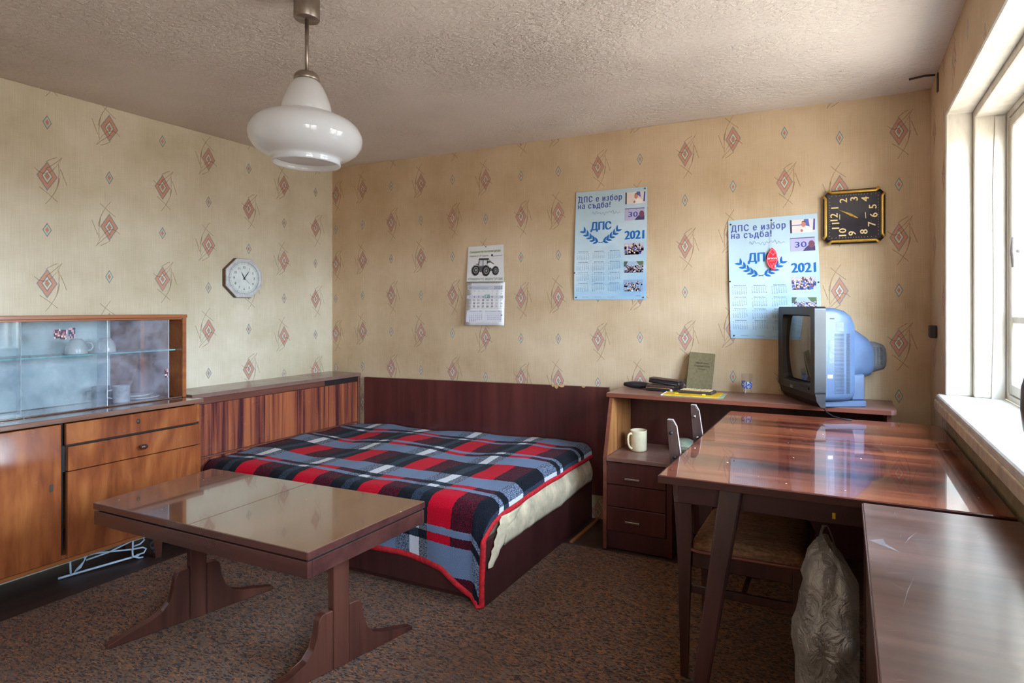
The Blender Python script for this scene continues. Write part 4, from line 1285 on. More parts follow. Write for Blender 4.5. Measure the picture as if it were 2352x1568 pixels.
def party_poster(label, corners, curl, pins, hidden_low=False):
    r = thing('wall_poster', label, 'poster', ((corners[0][0] + corners[1][0]) / 2, -0.003, corners[0][1]), 0, 'party calendar posters on the back wall')
    bm, P = sheet_grid(corners, 16, 22, curl)
    sh = obj('poster_sheet', bm, 'poster_blue', r)
    W, H = 1.0, 1.43                       # layout units: width 1
    pr = Print()
    blue, dk = (26, 104, 178), (74, 88, 160)
    pr.text('ДПС е избор', 0.035, 1.290, 0.105, dk, 0.62, 0.016, 0, 1.25)
    pr.text('на съдба!', 0.035, 1.205, 0.105, dk, 0.46, 0.016, 0, 1.2)
    
    sig = [(0.24 + 0.40 * i / 60, 1.135 + 0.014 * math.sin(i * 0.9) * (1 + 0.6 * math.sin(i * 0.31)) + 0.010 * math.sin(i * 0.2)) for i in range(61)]
    pr.line(sig, 0.004, (120, 140, 180), 2)
    pr.text('ДПС', 0.225, 0.915, 0.145, blue, 0.285, 0.026)
    # two crossed laurel branches
    for s in (-1, 1):
        cx = 0.365
        stem = []
        for i in range(25):
            a = i / 24
            stem.append((cx + s * (-0.03 + 0.275 * a), 0.765 + 0.150 * a ** 1.9 - 0.02 * (1 - a)))
        pr.line(stem, 0.006, blue, 2)
        for i in range(6, 25, 4):
            x, y = stem[i]
            for up in (-1, 1):
                a0 = math.atan2(stem[i][1] - stem[i - 1][1], stem[i][0] - stem[i - 1][0])
                ang = a0 + s * up * 0.62
                L = 0.080
                ca, sa = math.cos(ang), math.sin(ang)
                pts = [(t_ * L, 0.0135 * math.sin(PI * t_ ** 0.8)) for t_ in [q / 7 for q in range(8)]] + [(t_ * L, -0.0135 * math.sin(PI * t_ ** 0.8)) for t_ in [q / 7 for q in range(6, 0, -1)]]
                pr.poly([(x + px * ca - py * sa, y + px * sa + py * ca) for px, py in pts], blue, 2)
    pr.text('2021', 0.705, 0.775, 0.155, blue, 0.255, 0.026)
    # photographs down the right side
    X0, X1 = 0.70, 0.965
    def rel(x0, y0, w_, h_): return lambda pts: [(x0 + u * w_, y0 + v * h_) for u, v in pts]
    # speaker in a white shirt
    q = rel(X0 + 0.005, 1.225, 0.27, 0.15)
    pr.poly(q([(0, 0), (1, 0), (1, 1), (0, 1)]), (226, 212, 206), 2); pr.poly(q([(0, 0), (0.07, 0), (0.07, 1), (0, 1)]), (72, 66, 84), 3)
    pr.poly(q([(0.07, 0.55), (0.5, 0.55), (0.5, 0.62), (0.07, 0.62)]), (112, 112, 152), 3); pr.poly(q([(0.58, 0.55), (0.78, 0.42), (0.74, 1), (0.56, 1)]), (90, 104, 176), 3)
    pr.poly(q([(0.9, 0.15), (0.98, 0.15), (1, 0.98), (0.94, 0.98)]), (76, 72, 150), 3)
    pr.poly(q([(0.40, 0), (0.88, 0), (0.84, 0.34), (0.68, 0.46), (0.52, 0.40)]), (240, 232, 230), 4)
    fx, fy = q([(0.54, 0.62)])[0]; pr.disc(fx, fy, 0.024, (204, 128, 112), 5, 14, 0.030); pr.disc(fx + 0.002, fy + 0.022, 0.022, (78, 64, 64), 4, 12, 0.018)
    fx, fy = q([(0.46, 0.15)])[0]; pr.disc(fx, fy, 0.014, (196, 108, 98), 5, 10, 0.017)
    # the thirtieth anniversary picture
    q = rel(X0, 1.015, 0.265, 0.155)
    pr.poly(q([(0, 0), (1, 0), (1, 1), (0, 1)]), (186, 178, 212), 2); pr.poly(q([(0.5, 0), (1, 0), (1, 0.35), (0.8, 0.5), (0.62, 0.25)]), (74, 66, 108), 3)
    fx, fy = q([(0.86, 0.48)])[0]; pr.disc(fx, fy, 0.034, (122, 74, 94), 4, 14, 0.042)
    pr.poly(q([(0.0, 0.93), (1, 0.93), (1, 1), (0, 1)]), (112, 96, 140), 3)
    pr.text('30', 0.750, 1.058, 0.095, (62, 76, 160), 0.125, 0.012, layer=6)
    # three crowd pictures, people as small figures
    rn = random.Random(11)
    def people(x0, y0, w_, h_, n, size, bodies, bg, top=0.75):
        pr.rect(x0, y0, x0 + w_, y0 + h_, bg, 2)
        for i in range(n):
            v = top * (1 - (i + 0.5) / n); x = x0 + w_ * rn.uniform(0.04, 0.96); k_ = size * (1.25 - 0.5 * v)
            x = min(max(x, x0 + k_), x0 + w_ - k_); y = y0 + h_ * v
            y0b = max(y0, y - k_ * 1.6)
            pr.poly([(x - k_, y0b), (x + k_, y0b), (x + k_ * 0.8, y + k_ * 0.5), (x - k_ * 0.8, y + k_ * 0.5)], rn.choice(bodies), 3)
            if y + k_ * 1.6 < y0 + h_:
                pr.disc(x, y + k_ * 0.95, k_ * 0.55, rn.choice([(206, 150, 132), (176, 120, 106), (222, 172, 152)]), 4, 8)
                pr.disc(x, y + k_ * 1.25, k_ * 0.5, rn.choice([(236, 230, 232), (56, 48, 56), (236, 230, 232), (80, 64, 64)]), 5, 7, k_ * 0.34)
    people(X0 - 0.002, 0.575, 0.262, 0.150, 46, 0.016, [(52, 66, 132), (78, 108, 184), (232, 226, 230), (66, 52, 66), (120, 84, 92), (44, 108, 198)], (196, 190, 208), 0.86)
    people(X0 - 0.005, 0.345, 0.262, 0.145, 90, 0.0095, [(68, 84, 158), (96, 110, 178), (226, 224, 236), (60, 60, 104)], (168, 190, 216), 0.62)
    pr.poly([(X0 + 0.16, 0.49), (X0 + 0.257, 0.49), (X0 + 0.257, 0.42), (X0 + 0.20, 0.44)], (96, 116, 84), 3); pr.poly([(X0 - 0.005, 0.49), (X0 + 0.05, 0.49), (X0 + 0.02, 0.43), (X0 - 0.005, 0.42)], (84, 98, 84), 3)
    people(X0 - 0.008, 0.105, 0.262, 0.150, 70, 0.010, [(70, 128, 176), (96, 170, 196), (226, 232, 240), (52, 56, 100), (120, 140, 196)], (150, 172, 208), 0.80)
    # the twelve months
    ink_ = (50, 68, 112)
    for k_, (mn, off, days) in enumerate(MONTHS):
        cx, cy = 0.035 + 0.222 * (k_ % 3), 0.630 - 0.140 * (k_ // 3)
        wk = 0.168
        pr.text(mn + ' ' + EN[k_] + ' ' + TR[k_], cx + 0.02, cy, 0.017, ink_, wk * 0.80)
        for d_ in range(7): pr.text('ПВСЧПСН'[d_], cx + wk * d_ / 6.6, cy - 0.021, 0.014, ink_)
        for d_ in range(1, days + 1):
            c_ = (off + d_ - 1) % 7; rr = (off + d_ - 1) // 7
            pr.text(str(d_), cx + wk * c_ / 6.6, cy - 0.038 - 0.0155 * rr, 0.0135, ink_)
    for i in range(3): pr.line([(0.16 + 0.18 * i, 0.035 - 0.004 * j) for j in range(2)], 0.09, (96, 150, 205), 1)
    pr.text('тираж 5000', 0.86, 0.045, 0.012, ink_)
    pr.build('print', lambda x, y, l: P(x / W, y / H, l), sh)
    for (u, v) in pins:
        p = NB(); q = P(u, v)
        add_lathe(p, [(0.0, 0.0), (0.0045, 0.0), (0.0035, 0.004), (0.0, 0.005)], n=10)
        for vv in p.verts: vv.co = Vector((q.x + vv.co.x, q.y - 0.0006 - vv.co.z, q.z + vv.co.y))
        obj('pin', p, 'ink_dark', sh)
    return r

M['poster_blue'] = paper_material('pale_blue_poster_paper', [(0.0, (136, 178, 216)), (0.35, (172, 204, 226)), (0.6, (198, 216, 228)), (1.0, (182, 206, 220))], 0.5)
party_poster('pale blue calendar poster pinned between the tractor calendar and the second poster', [(2.010, 1.320), (2.470, 1.318), (2.476, 1.973), (2.024, 1.974)],
             lambda u, v: 0.002 + 0.010 * (max(0, 0.25 - u) / 0.25) ** 2 * (0.3 + math.sin(PI * v)) * (1 - v * 0.6) + 0.004 * max(0, v - 0.92) * 10 * u * 0.3,
             [(0.045, 0.955), (0.97, 0.985), (0.03, 0.02), (0.96, 0.018), (0.005, 0.25)])
party_poster('pale blue calendar poster partly hidden by the television, with a red leaf hanging on it', [(2.950, 1.105), (3.415, 1.098), (3.388, 1.757), (2.937, 1.746)],
             lambda u, v: 0.002 + 0.008 * (max(0, 0.2 - u) / 0.2) ** 2 * math.sin(PI * v) + 0.003 * u * u * math.sin(PI * min(1, v * 1.1)),
             [(0.03, 0.965), (0.50, 0.975), (0.01, 0.48), (0.985, 0.46), (0.04, 0.02)])

# red leaf-shaped tag hanging on a string over the second poster
def leaf_tag():
    r = thing('hanging_tag', 'small red leaf shaped tag hanging by a string on the right poster', 'tag', (3.168, -0.016, 1.47))
    pts = [(0.004, 0.055), (0.018, 0.040), (0.027, 0.018), (0.030, -0.005), (0.026, -0.025), (0.014, -0.040), (0.017, -0.064), (0.002, -0.058), (-0.014, -0.048), (-0.025, -0.028), (-0.029, -0.003), (-0.024, 0.022), (-0.012, 0.042), (-0.002, 0.058)]
    b = NB(); add_prism(b, [(3.168 + x * 0.95, 1.530 + z) for x, z in pts], 'y', -0.0215, -0.0185)
    leaf = obj('leaf', b, 'tag_red', r)
    pr = Print()
    rim = [(x * 0.84, z * 0.86) for x, z in pts]
    pr.line(rim + [rim[0]], 0.0022, (246, 150, 160))
    pr.text('areon', 0.0, 0.0, 0.017, (250, 236, 238), 0.044, 0.01, layer=2, centre=True)
    pr.line([(-0.013, -0.013), (0.012, -0.013)], 0.002, (250, 200, 206))
    pr.line([(-0.010, 0.036), (0.006, 0.016), (0.012, 0.030)], 0.002, (246, 160, 170)); pr.line([(-0.008, -0.026), (0.0, -0.044), (0.010, -0.024)], 0.002, (246, 160, 170))
    pr.build('print', lambda x, y, l: Vector((3.168 + x, -0.0216 - l, 1.530 + y)), leaf)
    b = NB(); add_tube(b, [(3.167, -0.0200, 1.584), (3.166, -0.018, 1.625), (3.1655, -0.009, 1.725)], 0.0011, 6)
    obj('string', b, 'cream_trim', r)
leaf_tag()

# tractor calendar
def tractor_calendar():
    X0, X1 = 1.228, 1.516
    r = thing('wall_calendar', 'white hanging calendar with a tractor picture and a month sheet', 'calendar', (1.37, -0.004, 1.155))
    up = [(1.228, 1.440), (1.519, 1.436), (1.511, 1.680), (1.234, 1.676)]
    lo = [(1.220, 1.155), (1.524, 1.157), (1.521, 1.436), (1.227, 1.440)]
    bm, P = sheet_grid(up, 6, 6, lambda u, v: 0.004 + 0.012 * (1 - v) + 0.006 * u * v)
    t = obj('picture_sheet', bm, 'paper', r)
    pr = Print()
    g, k_ = (120, 150, 60), (40, 40, 42)
    pr.text('Съвършенство във всеки детайл', 0.06, 0.815, 0.088, g, 0.86, 0.008, 0.15)
    pr.text('повече от 30 години', 0.06, 0.705, 0.075, g, 0.52, 0.0, 0.15)
    pr.rect(0.66, 0.70, 0.70, 0.745, k_); pr.poly([(0.655, 0.705), (0.67, 0.765), (0.71, 0.745), (0.70, 0.70)], k_); pr.line([(0.70, 0.70), (0.96, 0.715)], 0.012, (120, 118, 112))
    # tractor: large rear wheels, front wheels, white bonnet and cab
    pr.poly([(0.30, 0.42), (0.36, 0.60), (0.62, 0.585), (0.74, 0.50), (0.70, 0.30), (0.36, 0.28)], (92, 92, 94), 1)
    pr.poly([(0.50, 0.50), (0.64, 0.535), (0.76, 0.46), (0.74, 0.36), (0.52, 0.40)], (232, 232, 232), 2)
    pr.poly([(0.30, 0.44), (0.33, 0.62), (0.56, 0.61), (0.54, 0.44)], (150, 152, 156), 2)
    pr.poly([(0.335, 0.46), (0.36, 0.60), (0.43, 0.60), (0.43, 0.46)], (206, 208, 212), 3); pr.poly([(0.45, 0.46), (0.45, 0.60), (0.54, 0.59), (0.53, 0.46)], (214, 216, 220), 3)
    pr.poly([(0.31, 0.62), (0.33, 0.66), (0.60, 0.65), (0.60, 0.61)], k_, 3)
    pr.line([(0.30, 0.44), (0.33, 0.62)], 0.012, k_, 4); pr.line([(0.44, 0.42), (0.44, 0.62)], 0.014, k_, 4); pr.line([(0.56, 0.60), (0.55, 0.40)], 0.012, k_, 4)
    pr.line([(0.60, 0.60), (0.63, 0.60), (0.63, 0.56)], 0.01, k_, 4); pr.line([(0.24, 0.50), (0.30, 0.50)], 0.02, k_, 3)
    for x, y, a in ((0.235, 0.335, 0.115), (0.52, 0.315, 0.115), (0.775, 0.310, 0.092)):
        pr.disc(x, y, a * 0.92, k_, 4, 26, a * 1.25)
        for q in range(20):
            an = 2 * PI * q / 20; pr.line([(x + a * 0.88 * math.cos(an), y + a * 1.2 * math.sin(an)), (x + a * 1.02 * math.cos(an + 0.1), y + a * 1.38 * math.sin(an + 0.1))], 0.016, k_, 4)
        pr.disc(x + 0.008, y, a * 0.58, (150, 150, 152), 5, 22, a * 0.78); pr.disc(x + 0.010, y, a * 0.44, (66, 66, 68), 6, 20, a * 0.60); pr.disc(x + 0.012, y, a * 0.2, (170, 170, 172), 7, 16, a * 0.27)
    pr.poly([(0.15, 0.40), (0.20, 0.50), (0.28, 0.49), (0.34, 0.42), (0.30, 0.46), (0.20, 0.47)], (226, 226, 226), 6)
    pr.line([(0.40, 0.36), (0.66, 0.37)], 0.05, (70, 70, 72), 3)
    pr.text('АГРОМАШИНАГРУП   МАШИНИ ТЪРГОВИЯ', 0.03, 0.06, 0.085, (116, 140, 84), 0.93)
    pr.build('print', lambda x, y, l: P(x, y, l), t)
    bm, P2 = sheet_grid(lo, 6, 8, lambda u, v: 0.013 + 0.016 * (1 - v))
    # a pad of a few leaves: give it thickness behind
    s = obj('month_sheet', bm, 'paper', r)
    sd = s.modifiers.new('pad', 'SOLIDIFY'); sd.thickness = 0.004; sd.offset = 1
    sd.offset = -1
    pr = Print(); k2 = (70, 72, 84); lt = (150, 152, 166)
    pr.rect(0.05, 0.825, 0.95, 0.925, (196, 200, 214), 1)
    pr.text('01', 0.07, 0.842, 0.095, k2, 0.085, 0.0); pr.text('Януари January', 0.19, 0.848, 0.075, (150, 160, 190), 0.40, 0, 0.2); pr.text('2021', 0.73, 0.842, 0.095, (120, 124, 150), 0.19)
    for i, d_ in enumerate(['№', 'Пон', 'Вто', 'Сря', 'Чет', 'Пет', 'Съб', 'Нед']): pr.text(d_, 0.09 + 0.116 * i, 0.785, 0.028, lt)
    rows = [['53', '', '', '', '', '1', '2', '3'], ['01', '4', '5', '6', '7', '8', '9', '10'], ['02', '11', '12', '13', '14', '15', '16', '17'], ['03', '18', '19', '20', '21', '22', '23', '24'], ['04', '25', '26', '27', '28', '29', '30', '31']]
    pr.rect(0.03, 0.622, 0.97, 0.690, (206, 204, 220), 1)
    for j, rw in enumerate(rows):
        for i, d_ in enumerate(rw):
            if d_: pr.text(d_, 0.11 + 0.116 * i, 0.735 - 0.0745 * j, 0.062, (150, 190, 160) if i == 7 and j in (3, 4) else (lt if i in (0, 6, 7) or j == 0 else k2), None, 0.012 if 0 < i < 6 and j else 0.0, centre=True)
    pr.rect(0.05, 0.385, 0.95, 0.389, lt)
    for bx, mo, yr, off, days in ((0.05, '12', '2020', 1, 31), (0.52, '02', '2021', 0, 28)):
        pr.rect(bx - 0.005, 0.075, bx + 0.425, 0.345, (220, 218, 230), 1)
        pr.text(mo, bx + 0.01, 0.315, 0.035, k2); pr.line([(bx + 0.06, 0.325), (bx + 0.30, 0.325)], 0.008, lt, 2); pr.text(yr, bx + 0.32, 0.315, 0.035, k2)
        for d_ in range(1, days + 1):
            pr.text(str(d_), bx + 0.08 + 0.051 * ((off + d_ - 1) % 7), 0.262 - 0.040 * ((off + d_ - 1) // 7), 0.030, k2, None, 0.008, centre=True)
    pr.disc(0.945, 0.235, 0.014, (50, 54, 74), 3)
    pr.build('print', lambda x, y, l: P2(x, y, l), s)
    b = NB()
    for i in range(40):
        u = 0.03 + 0.95 * i / 39
        p = P(u, 0.0)
        add_tube(b, [p + Vector((0, -0.002, 0.006)), p + Vector((0, -0.005, 0.001)), p + Vector((0, -0.001, -0.005))], 0.0009, 5)
    sp_ = obj('spiral_binding', b, 'ink_dark', r)
    # green plastic date window on the seventh
    b = NB()
    c0 = P2(0.11 + 0.116 * 4, 0.672); w_, h_ = 0.0175, 0.0115
    for dx0, dx1, dz0, dz1 in ((-w_, w_, h_ - 0.004, h_), (-w_, w_, -h_, -h_ + 0.004), (-w_, -w_ + 0.004, -h_ + 0.004, h_ - 0.004), (w_ - 0.004, w_, -h_ + 0.004, h_ - 0.004)):
        add_box(b, c0.x + dx0, c0.x + dx1, c0.y - 0.004, c0.y - 0.0016, c0.z + dz0, c0.z + dz1, 0.0004)
    obj('date_window', b, plain('green_date_window', (70, 176, 140), 0.4), r)
    b = NB(); add_tube(b, [(1.374, -0.0004, 1.671), (1.374, -0.012, 1.672)], 0.004, 8); obj('nail', b, 'ink_dark', r)
tractor_calendar()

# octagonal clock on the left wall
def octagon_clock():
    c = Vector((0.0, -0.742, 1.459)); R = 0.1345
    r = thing('octagon_clock', 'round dial wall clock with silver octagonal rim on the left wall', 'clock', (0.004, c.y, c.z))
    def oc(R_, x, a0=PI / 8): return [Vector((x, c.y + R_ * math.cos(a0 + i * PI / 4), c.z + R_ * math.sin(a0 + i * PI / 4))) for i in range(8)]
    b = NB(); add_loft(b, [oc(R, 0.002), oc(R, 0.030)], smooth=False); obj('case', b, 'clock_wood', r)
    def ring(R_, x, n): return [Vector((x, c.y + R_ * math.cos(2 * PI * i / n + PI / 8), c.z + R_ * math.sin(2 * PI * i / n + PI / 8))) for i in range(n)]
    def oc_n(R_, x, n):
        out = []
        for i in range(n):
            t_ = i * 8 / n; k_ = int(t_); f_ = t_ - k_
            a = Vector((math.cos(PI / 8 + k_ * PI / 4), math.sin(PI / 8 + k_ * PI / 4))); d = Vector((math.cos(PI / 8 + (k_ + 1) * PI / 4), math.sin(PI / 8 + (k_ + 1) * PI / 4)))
            p = a.lerp(d, f_) * R_; out.append(Vector((x, c.y + p.x, c.z + p.y)))
        return out
    n = 64
    b = NB(); add_loft(b, [oc_n(R - 0.001, 0.0305, n), oc_n(R - 0.003, 0.036, n), ring(0.1130, 0.038, n), ring(0.104, 0.035, n), ring(0.1030, 0.0315, n)], caps=False, smooth=False); obj('rim', b, 'clock_silver', r)
    b = NB(); add_mesh(b, ring(0.1035, 0.0314, n), [list(range(n))]); d = obj('dial', b, 'clock_dial', r)
    def P(x, y, l): return Vector((0.0315 + l, c.y + x, c.z + y))
    pr = Print(); ik = (54, 56, 58)
    for i in range(60):
        a = 2 * PI * i / 60
        pr.line([(0.093 * math.sin(a), 0.093 * math.cos(a)), (0.099 * math.sin(a), 0.099 * math.cos(a))], 0.0030 if i % 5 == 0 else 0.0016, ik)
    pr.line([(0.1005 * math.sin(2 * PI * i / 60), 0.1005 * math.cos(2 * PI * i / 60)) for i in range(61)], 0.0012, ik); pr.line([(0.089 * math.sin(2 * PI * i / 60), 0.089 * math.cos(2 * PI * i / 60)) for i in range(61)], 0.001, (130, 134, 134))
    for h in range(1, 13):
        a = 2 * PI * h / 12; pr.text(str(h), 0.069 * math.sin(a), 0.069 * math.cos(a), 0.022, ik, None, 0.004, centre=True)
    pr.build('numerals', P, d)
    def hand(name, ang, L, w_, x, tail=0.012):
        b = NB(); ca, sa = math.cos(ang), math.sin(ang)
        pts = [(-w_, -tail), (w_, -tail), (w_ * 0.9, L * 0.6), (0, L), (-w_ * 0.9, L * 0.6)]
        add_prism(b, [(c.y + p * ca + q * sa, c.z - p * sa + q * ca) for p, q in pts], 'x', x, x + 0.0008); return obj(name, b, 'ink_dark', d)
    hand('hour_hand', math.radians(-27), 0.045, 0.0028, 0.0330); hand('minute_hand', math.radians(36), 0.060, 0.0022, 0.0345); hand('second_hand', math.radians(135), 0.055, 0.0005, 0.0358)
    b = NB(); add_tube(b, [(0.0316, c.y, c.z), (0.0368, c.y, c.z)], 0.004, 12); obj('hub', b, 'ink_dark', d)
octagon_clock()

# black and gold square clock hung a quarter turn round
def square_clock():
    cx, cz = 3.558, 1.727
    W, H = 0.142, 0.136
    r = thing('square_clock', 'black and gold square wall clock hung sideways above the television', 'clock', (cx, -0.004, cz))
    ch = 0.030
    def octo(w_, h_, c_): return [(cx - w_ + c_, cz - h_), (cx + w_ - c_, cz - h_), (cx + w_, cz - h_ + c_), (cx + w_, cz + h_ - c_), (cx + w_ - c_, cz + h_), (cx - w_ + c_, cz + h_), (cx - w_, cz + h_ - c_), (cx - w_, cz - h_ + c_)]
    b = NB()
    add_loft(b, [[Vector((x, -0.002, z)) for x, z in octo(W, H, ch)], [Vector((x, -0.024, z)) for x, z in octo(W, H, ch)], [Vector((x, -0.034, z)) for x, z in octo(W - 0.010, H - 0.010, ch)]], smooth=False)
    obj('case', b, 'clock_black', r)
    # gold bars along the four sides, forked at the corners
    o = 0.014; g = W - o; gh = H - o
    for pts in ([(-g + 0.028, gh), (g - 0.028, gh)], [(-g + 0.028, -gh), (g - 0.028, -gh)], [(-g, -gh + 0.028), (-g, gh - 0.028)], [(g, -gh + 0.028), (g, gh - 0.028)]):
        b = NB()
        (xa, za), (xb, zb) = pts
        hz = abs(za - zb) < 1e-6
        sx = 1 if xa > 0 else -1; sz = 1 if za > 0 else -1
        if hz: path = [(xa - 0.016, za + sz * 0.014), (xa, za), (xb, zb), (xb + 0.016, zb + sz * 0.014)]
        else: path = [(xa + sx * 0.012, za - 0.014), (xa, za), (xb, zb), (xb + sx * 0.012, zb + 0.014)]
        add_tube(b, [(cx + x, -0.033, cz + z) for x, z in path], 0.0075, 8)
        obj('gold_trim', b, 'gold', r)
    f = obj('dial', box(cx - W + 0.022, cx + W - 0.022, -0.0362, -0.0345, cz - H + 0.022, cz + H - 0.022, 0.001), 'clock_face', r)
    def P(x, y, l): return Vector((cx + x, -0.0363 - l, cz + y))
    pr = Print(); gd = (228, 200, 140)
    sq = {12: (-0.090, 0.0), 1: (-0.086, 0.046), 2: (-0.047, 0.081), 3: (0.002, 0.086), 4: (0.052, 0.081), 5: (0.086, 0.042), 6: (0.090, 0.0), 7: (0.082, -0.044), 8: (0.046, -0.080), 9: (-0.006, -0.086), 10: (-0.050, -0.078), 11: (-0.082, -0.044)}
    for h, (x, y) in sq.items():
        pr.text(str(h), x, y, 0.049, gd, None, 0.012, rot=PI / 2 if h in (2, 3, 4, 12, 1, 11, 10, 9, 8, 5, 6, 7) else 0, centre=True)
    for i in range(60):
        a = 2 * PI * i / 60; m_ = max(abs(math.cos(a)), abs(math.sin(a)))
        x, y = 0.112 * math.cos(a) / m_, 0.108 * math.sin(a) / m_
        pr.line([(x * 0.965, y * 0.965), (x, y)], 0.0012, gd)
    pr.line([(-0.063, -0.014), (-0.063, 0.012)], 0.003, gd); pr.line([(0.055, -0.015), (0.053, 0.016)], 0.003, gd)
    pr.build('numerals', P, f)
    for nm, ang, L, w_, y in (('hour_hand', 2.62, 0.052, 0.0035, -0.0385), ('minute_hand', 2.66, 0.078, 0.0024, -0.040)):
        b = NB(); ca, sa = math.cos(ang), math.sin(ang)
        pts = [(-0.022, -w_ * 0.7), (L * 0.3, -w_ * 1.6), (L, 0), (L * 0.3, w_ * 1.6), (-0.022, w_ * 0.7)]
        add_prism(b, [(cx + p * ca - q * sa, cz + p * sa + q * ca) for p, q in pts], 'y', y - 0.0008, y); obj(nm, b, 'gold', f)
    b = NB(); add_tube(b, [(cx, -0.0364, cz), (cx, -0.0415, cz)], 0.005, 12); obj('hub', b, 'gold', f)
square_clock()

# ------------------------------------------------------------------ pendant lamp
def pendant():
    c = (1.857, -1.851, 0.0)
    r = thing('pendant_lamp', 'white opal glass pendant lamp hanging from the ceiling on a metal rod', 'lamp', (c[0], c[1], RZ))
    b = NB(); add_lathe(b, [(0.0, RZ - 0.004), (0.038, RZ - 0.004), (0.041, RZ - 0.008), (0.041, 2.246), (0.039, 2.243), (0.0, 2.243)], c, 36); obj('canopy', b, 'brushed_metal', r)
    b = NB(); add_tube(b, [(c[0], c[1], 2.243), (c[0], c[1], 2.05)], 0.0062, 12); obj('rod', b, 'brushed_metal', r)
    b = NB(); add_lathe(b, [(0.007, 2.064), (0.030, 2.062), (0.039, 2.052), (0.041, 2.044), (0.041, 2.038), (0.036, 2.034), (0.007, 2.034)], c, 36, closed=True); obj('collar', b, 'brushed_metal', r)
    outer = [(0.036, 2.036), (0.046, 2.026), (0.056, 2.008), (0.066, 1.985), (0.074, 1.962), (0.078, 1.944), (0.077, 1.930), (0.0755, 1.925), (0.084, 1.922), (0.115, 1.914), (0.145, 1.900), (0.165, 1.882), (0.176, 1.860), (0.1785, 1.843), (0.174, 1.822), (0.160, 1.800), (0.138, 1.784), (0.116, 1.776), (0.108, 1.772), (0.1065, 1.766), (0.1075, 1.757), (0.1060, 1.752)]
    inner = [(0.1025, 1.753), (0.1020, 1.766), (0.1035, 1.772)]
    b = NB(); add_lathe(b, outer + inner, c, 64, closed=False); obj('lamp_shade', b, 'opal', r)
    b = NB(); add_tube(b, [(c[0], c[1], 2.033), (c[0], c[1], 1.96)], 0.017, 14); obj('bulb_holder', b, 'paper', r)
pendant()

